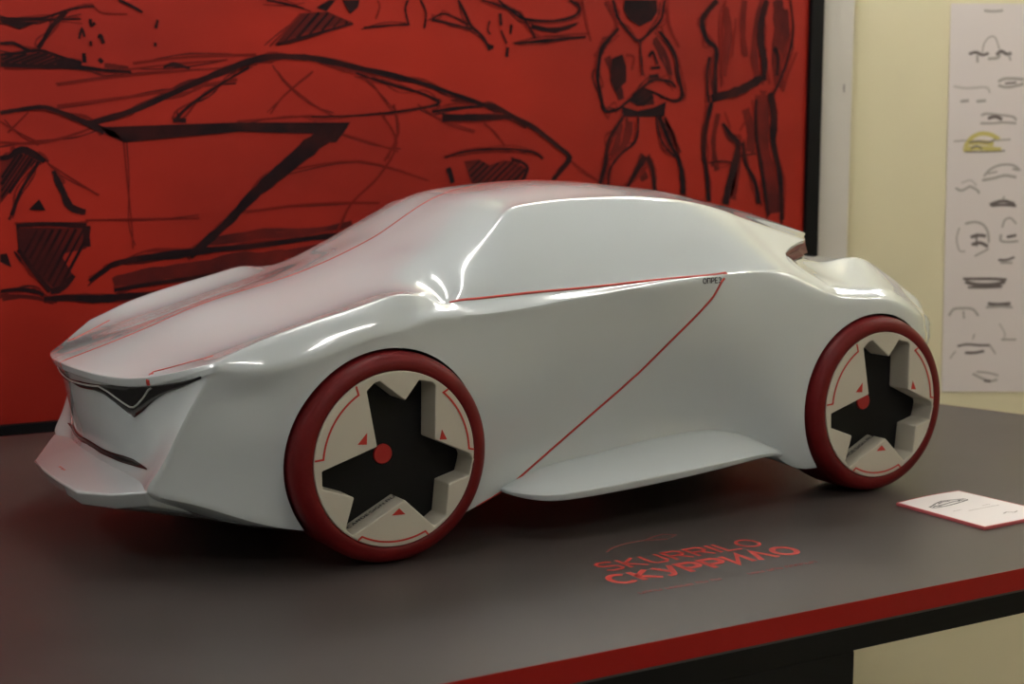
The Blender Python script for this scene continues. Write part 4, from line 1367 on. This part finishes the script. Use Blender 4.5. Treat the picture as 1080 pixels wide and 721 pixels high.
DW = 29.2
ceil = 15.5
UL, UR, DN = -22, 20, -12
v, f = rbox(UL, UR, DW, DW + 1, fz, ceil)
structure(mesh('wall_back', v, f, M['wall']))
v, f = rbox(UL - 1, UL, DN, DW, fz, ceil)
structure(mesh('wall_left', v, f, M['side_wall']))
v, f = rbox(UR, UR + 1, DN, DW, fz, ceil)
structure(mesh('wall_right', v, f, M['wall']))
v, f = rbox(UL, UR, DN - 1, DN, fz, ceil)
structure(mesh('wall_front', v, f, M['side_wall']))
v, f = rbox(UL - 1, UR + 1, DN - 1, DW + 1, fz - 1, fz)
structure(mesh('floor', v, f, M['floor']))
v, f = rbox(UL - 1, UR + 1, DN - 1, DW + 1, ceil, ceil + 1)
structure(mesh('ceiling', v, f, M['ceiling']))
SKETCHES = [
    [
        ('pencil', [(8.82, 6.433), (8.998, 6.417), (9.175, 6.435)], 0.046),
    ],
    [
        ('pencil_dark', [(8.569, 5.629), (8.71, 5.664), (8.819, 5.612), (8.942, 5.647)], 0.055),
        ('pencil_dark', [(9.086, 5.613), (9.172, 5.683), (9.281, 5.631), (9.369, 5.649)], 0.064),
        ('pencil', [(8.817, 5.647), (8.846, 5.822), (8.947, 5.945), (9.055, 5.928), (9.135, 5.718)], 0.028),
        ('pencil', [(8.729, 5.629), (8.736, 5.471)], 0.046),
        ('pencil', [(8.929, 5.542), (9.106, 5.56), (9.157, 5.631)], 0.055),
        ('pencil', [(9.317, 5.631), (9.358, 5.508)], 0.037),
    ],
    [
        ('pencil', [(9.143, 5.121), (9.266, 5.174), (9.48, 5.175), (9.623, 5.158)], 0.055),
        ('pencil', [(9.146, 5.05), (9.308, 5.016), (9.521, 5.052), (9.627, 5.087)], 0.055),
        ('pencil_dark', [(9.269, 5.086), (9.483, 5.104)], 0.037),
    ],
    [
        ('pencil_faint', [(8.307, 5.03), (8.559, 4.995), (8.915, 5.014), (8.991, 4.909)], 0.046),
        ('pencil', [(8.444, 4.748), (8.604, 4.766)], 0.055),
        ('pencil', [(8.748, 4.749), (8.926, 4.767)], 0.055),
    ],
    [
        ('pencil', [(8.848, 4.484), (8.936, 4.52), (9.152, 4.503), (9.44, 4.468), (9.515, 4.397)], 0.046),
        ('pencil_dark', [(8.976, 4.431), (9.118, 4.467), (9.245, 4.414)], 0.064),
        ('pencil', [(8.836, 4.342), (9.087, 4.343), (9.265, 4.361), (9.517, 4.344)], 0.046),
    ],
    [
        ('marker', [(8.568, 3.897), (8.669, 4.057), (8.845, 4.147), (9.042, 4.13), (9.208, 4.041)], 0.083),
        ('marker', [(8.534, 3.843), (8.784, 3.88), (9.054, 3.863), (9.252, 3.846)], 0.092),
        ('marker', [(8.601, 3.968), (8.869, 3.987), (9.104, 3.952)], 0.092),
        ('pencil_dark', [(8.636, 3.986), (8.815, 4.004), (8.995, 3.987), (9.136, 4.041)], 0.033),
        ('pencil_dark', [(8.677, 3.862), (8.782, 3.915), (8.892, 3.862)], 0.028),
        ('pencil_dark', [(8.571, 3.808), (8.966, 3.809), (9.325, 3.828)], 0.028),
        ('pencil', [(8.348, 4.003), (8.599, 4.022)], 0.028),
        ('pencil', [(9.137, 4.023), (9.423, 4.042)], 0.033),
    ],
    [
        ('pencil', [(8.95, 3.345), (9.053, 3.47), (9.247, 3.56), (9.48, 3.561), (9.61, 3.472), (9.483, 3.49)], 0.046),
        ('pencil', [(8.917, 3.273), (9.131, 3.31), (9.345, 3.364), (9.563, 3.329)], 0.055),
        ('pencil', [(9.02, 3.399), (9.198, 3.435)], 0.037),
    ],
    [
        ('pencil', [(8.419, 3.128), (8.529, 3.075), (8.67, 3.147)], 0.046),
        ('pencil', [(8.67, 3.165), (8.817, 3.094), (8.874, 3.022)], 0.046),
        ('pencil_faint', [(8.523, 3.218), (8.701, 3.272), (8.814, 3.165)], 0.037),
    ],
    [
        ('pencil_dark', [(9.081, 2.807), (9.223, 2.862), (9.366, 2.88), (9.549, 2.827)], 0.064),
        ('pencil_dark', [(9.118, 2.789), (9.333, 2.808), (9.587, 2.791)], 0.055),
        ('pencil', [(9.329, 2.898), (9.344, 2.97)], 0.037),
    ],
    [
        ('pencil', [(8.627, 2.446), (8.806, 2.482), (8.971, 2.429), (9.067, 2.285), (9.094, 2.086)], 0.046),
        ('pencil', [(8.521, 2.373), (8.476, 2.156), (8.539, 1.939), (8.648, 1.922)], 0.028),
        ('pencil_dark', [(8.745, 2.193), (8.889, 2.23), (9.034, 2.212)], 0.064),
        ('pencil_dark', [(8.769, 2.049), (8.931, 2.085), (9.079, 2.014)], 0.064),
        ('pencil', [(8.833, 1.832), (8.975, 1.905), (9.098, 1.977)], 0.037),
        ('pencil_dark', [(8.851, 2.266), (8.861, 2.013)], 0.037),
    ],
    [
        ('pencil', [(9.334, 2.376), (9.382, 2.52), (9.489, 2.557), (9.602, 2.449)], 0.037),
        ('pencil', [(9.322, 2.249), (9.327, 2.123), (9.509, 2.105), (9.653, 2.124)], 0.046),
        ('pencil_dark', [(9.432, 2.196), (9.612, 2.232)], 0.055),
    ],
    [
        ('pencil_dark', [(9.289, 1.761), (9.452, 1.761), (9.594, 1.816)], 0.046),
        ('pencil', [(9.327, 1.706), (9.563, 1.707)], 0.046),
    ],
    [
        ('pencil_dark', [(8.633, 1.395), (8.887, 1.396), (9.214, 1.397), (9.468, 1.38)], 0.055),
        ('pencil_dark', [(8.672, 1.341), (8.892, 1.287), (9.218, 1.288), (9.434, 1.343)], 0.074),
        ('pencil_dark', [(8.73, 1.232), (9.075, 1.233), (9.383, 1.252)], 0.046),
    ],
    [
        ('pencil_dark', [(9.125, 0.923), (9.307, 0.905), (9.561, 0.924)], 0.064),
        ('pencil', [(9.092, 0.849), (9.382, 0.869), (9.601, 0.851)], 0.046),
    ],
    [
        ('pencil', [(8.389, 0.683), (8.475, 0.811), (8.656, 0.83), (8.839, 0.812), (8.953, 0.684)], 0.046),
        ('pencil', [(8.658, 0.775), (8.682, 0.629)], 0.037),
    ],
    [
        ('pencil_faint', [(9.36, 0.539), (9.478, 0.338), (9.446, 0.227)], 0.037),
        ('pencil', [(9.41, 0.227), (9.701, 0.228)], 0.037),
    ],
    [
        ('pencil_dark', [(8.576, 0.096), (8.757, 0.133), (8.977, 0.116), (9.196, 0.116)], 0.046),
        ('pencil_dark', [(8.727, -0.033), (8.91, -0.032), (9.091, 0.006)], 0.055),
        ('pencil', [(8.863, 0.226), (8.895, 0.336)], 0.028),
        ('pencil', [(9.196, 0.116), (9.312, -0.049)], 0.033),
        ('pencil', [(8.543, 0.004), (8.44, -0.144)], 0.028),
    ],
    [
        ('pencil', [(8.89, -0.438), (9.077, -0.53), (9.226, -0.585), (9.37, -0.547)], 0.046),
        ('pencil', [(8.962, -0.401), (9.182, -0.418), (9.385, -0.473)], 0.037),
        ('pencil_dark', [(9.115, -0.567), (9.244, -0.585)], 0.055),
    ],
]

v, f = rbox(5.5, 6.33, DW - .3, DW, fz, ceil)
structure(mesh('trim_1', v, f, M['trim']))
v, f = rbox(6.33, 6.37, DW - .06, DW, fz, ceil)
structure(mesh('trim_shadow_line', v, f, M['seam_shade_grey']))  # dark strip standing in for the shadow line along the trim edge
v, f = prism([(6.17, 4.9), (6.19, 4.9), (6.19, 5.05), (6.17, 5.05)], 0, .02)
sw = mesh('screw_cover', [RW(p[0], DW - .3 - p[2], p[1]) for p in v], f, M['pencil_dark'])
sw['label'] = 'tiny dark screw cover high on the white trim strip'
sw['category'] = 'screw'
sheet_t = thing('paper_sheet', RW(9.1, DW, -.79), 'long white paper sheet covered in small car sketches on the cream wall', 'poster')
pc = [(8.302, -.79), (9.94, -.79), (9.86, 6.56), (8.198, 6.56)]
v, f = prism(pc, 0, .02)
mesh('sheet', [RW(p[0], DW - .002 - p[2], p[1]) for p in v], f, M['paper'], sheet_t)


def wall_place(u, v, t):
    return RW(u, DW - .0225 - t / S, v)


for sk_ in SKETCHES:
    groups = {}
    for mt, pts, w_ in sk_:
        p = pts
        a, b = stroke2d(p, w_) if len(p) < 3 else stroke2d(*smooth2d(p, [w_] * len(p)))
        g = groups.setdefault(mt, ([], []))
        k = len(g[0])
        g[0].extend(a)
        g[1].extend([tuple(i + k for i in q) for q in b])
    for n_, (mt, (a, b)) in enumerate(groups.items()):
        slab(a, b, (lambda u, v, t, e=n_: wall_place(u, v, t + .0002 * e)), 'yellow_colouring' if mt == 'marker' else 'car_sketch', M[mt], sheet_t, .0002)


# ------------------------------------------------------------------ lights
def ceiling_light(u, d, label, power, long=4.6, rot=False):
    t = thing('ceiling_light', RW(u, d, ceil - .5), label, 'light')
    def P(a, b, z):
        return RW(u + (b if rot else a), d + (a if rot else b), z)
    def bx(name, a0, a1, b0, b1, z0, z1, m):
        v, f = boxv((a0, b0, z0), (a1, b1, z1))
        return mesh(name, [P(*p) for p in v], f, m, t)
    bx('housing', -long, long, -.75, .75, ceil - .35, ceil - .001, M['fixture'])
    for s in (-.42, .42):
        o = bx('tube', -long * .96, long * .96, s - .12, s + .12, ceil - .62, ceil - .40, M['tube'])
    return t


for u, d, lg, rot, what in ((-.6, 14.5, 3.6, True, 'running lengthwise over the windscreen of the white car'), (-16, 23, 4.6, True, 'in the left back corner of the room'), (4, 26.5, 4.6, False, 'close to the right end of the red mural'),
                   (17.5, 23.5, 3.4, True, 'in the right back corner of the room'), (-16, 9, 2.6, True, 'nearest the left wall, added as unseen fill for the car'), (13, 1, 2.8, False, 'added near the front wall as unseen fill for the car flank, right one of two'), (2, -3, 2.2, False, 'added near the front wall as unseen fill for the car flank, left one of two')):  # left-wall and front-wall lights are unseen, added to brighten the car flank
    ceiling_light(u, d, 'twin tube ceiling light ' + what, 1, lg, rot)


w = bpy.data.worlds.new('world')
w.use_nodes = True
w.node_tree.nodes['Background'].inputs[0].default_value = (0.8, 0.85, 1, 1)
w.node_tree.nodes['Background'].inputs[1].default_value = 0.0
bpy.context.scene.world = w
vs_ = bpy.context.scene.view_settings
vs_.view_transform = 'Standard'
vs_.look = 'None'
vs_.gamma = 1
vs_.exposure = 0.0
vs_.use_curve_mapping = False
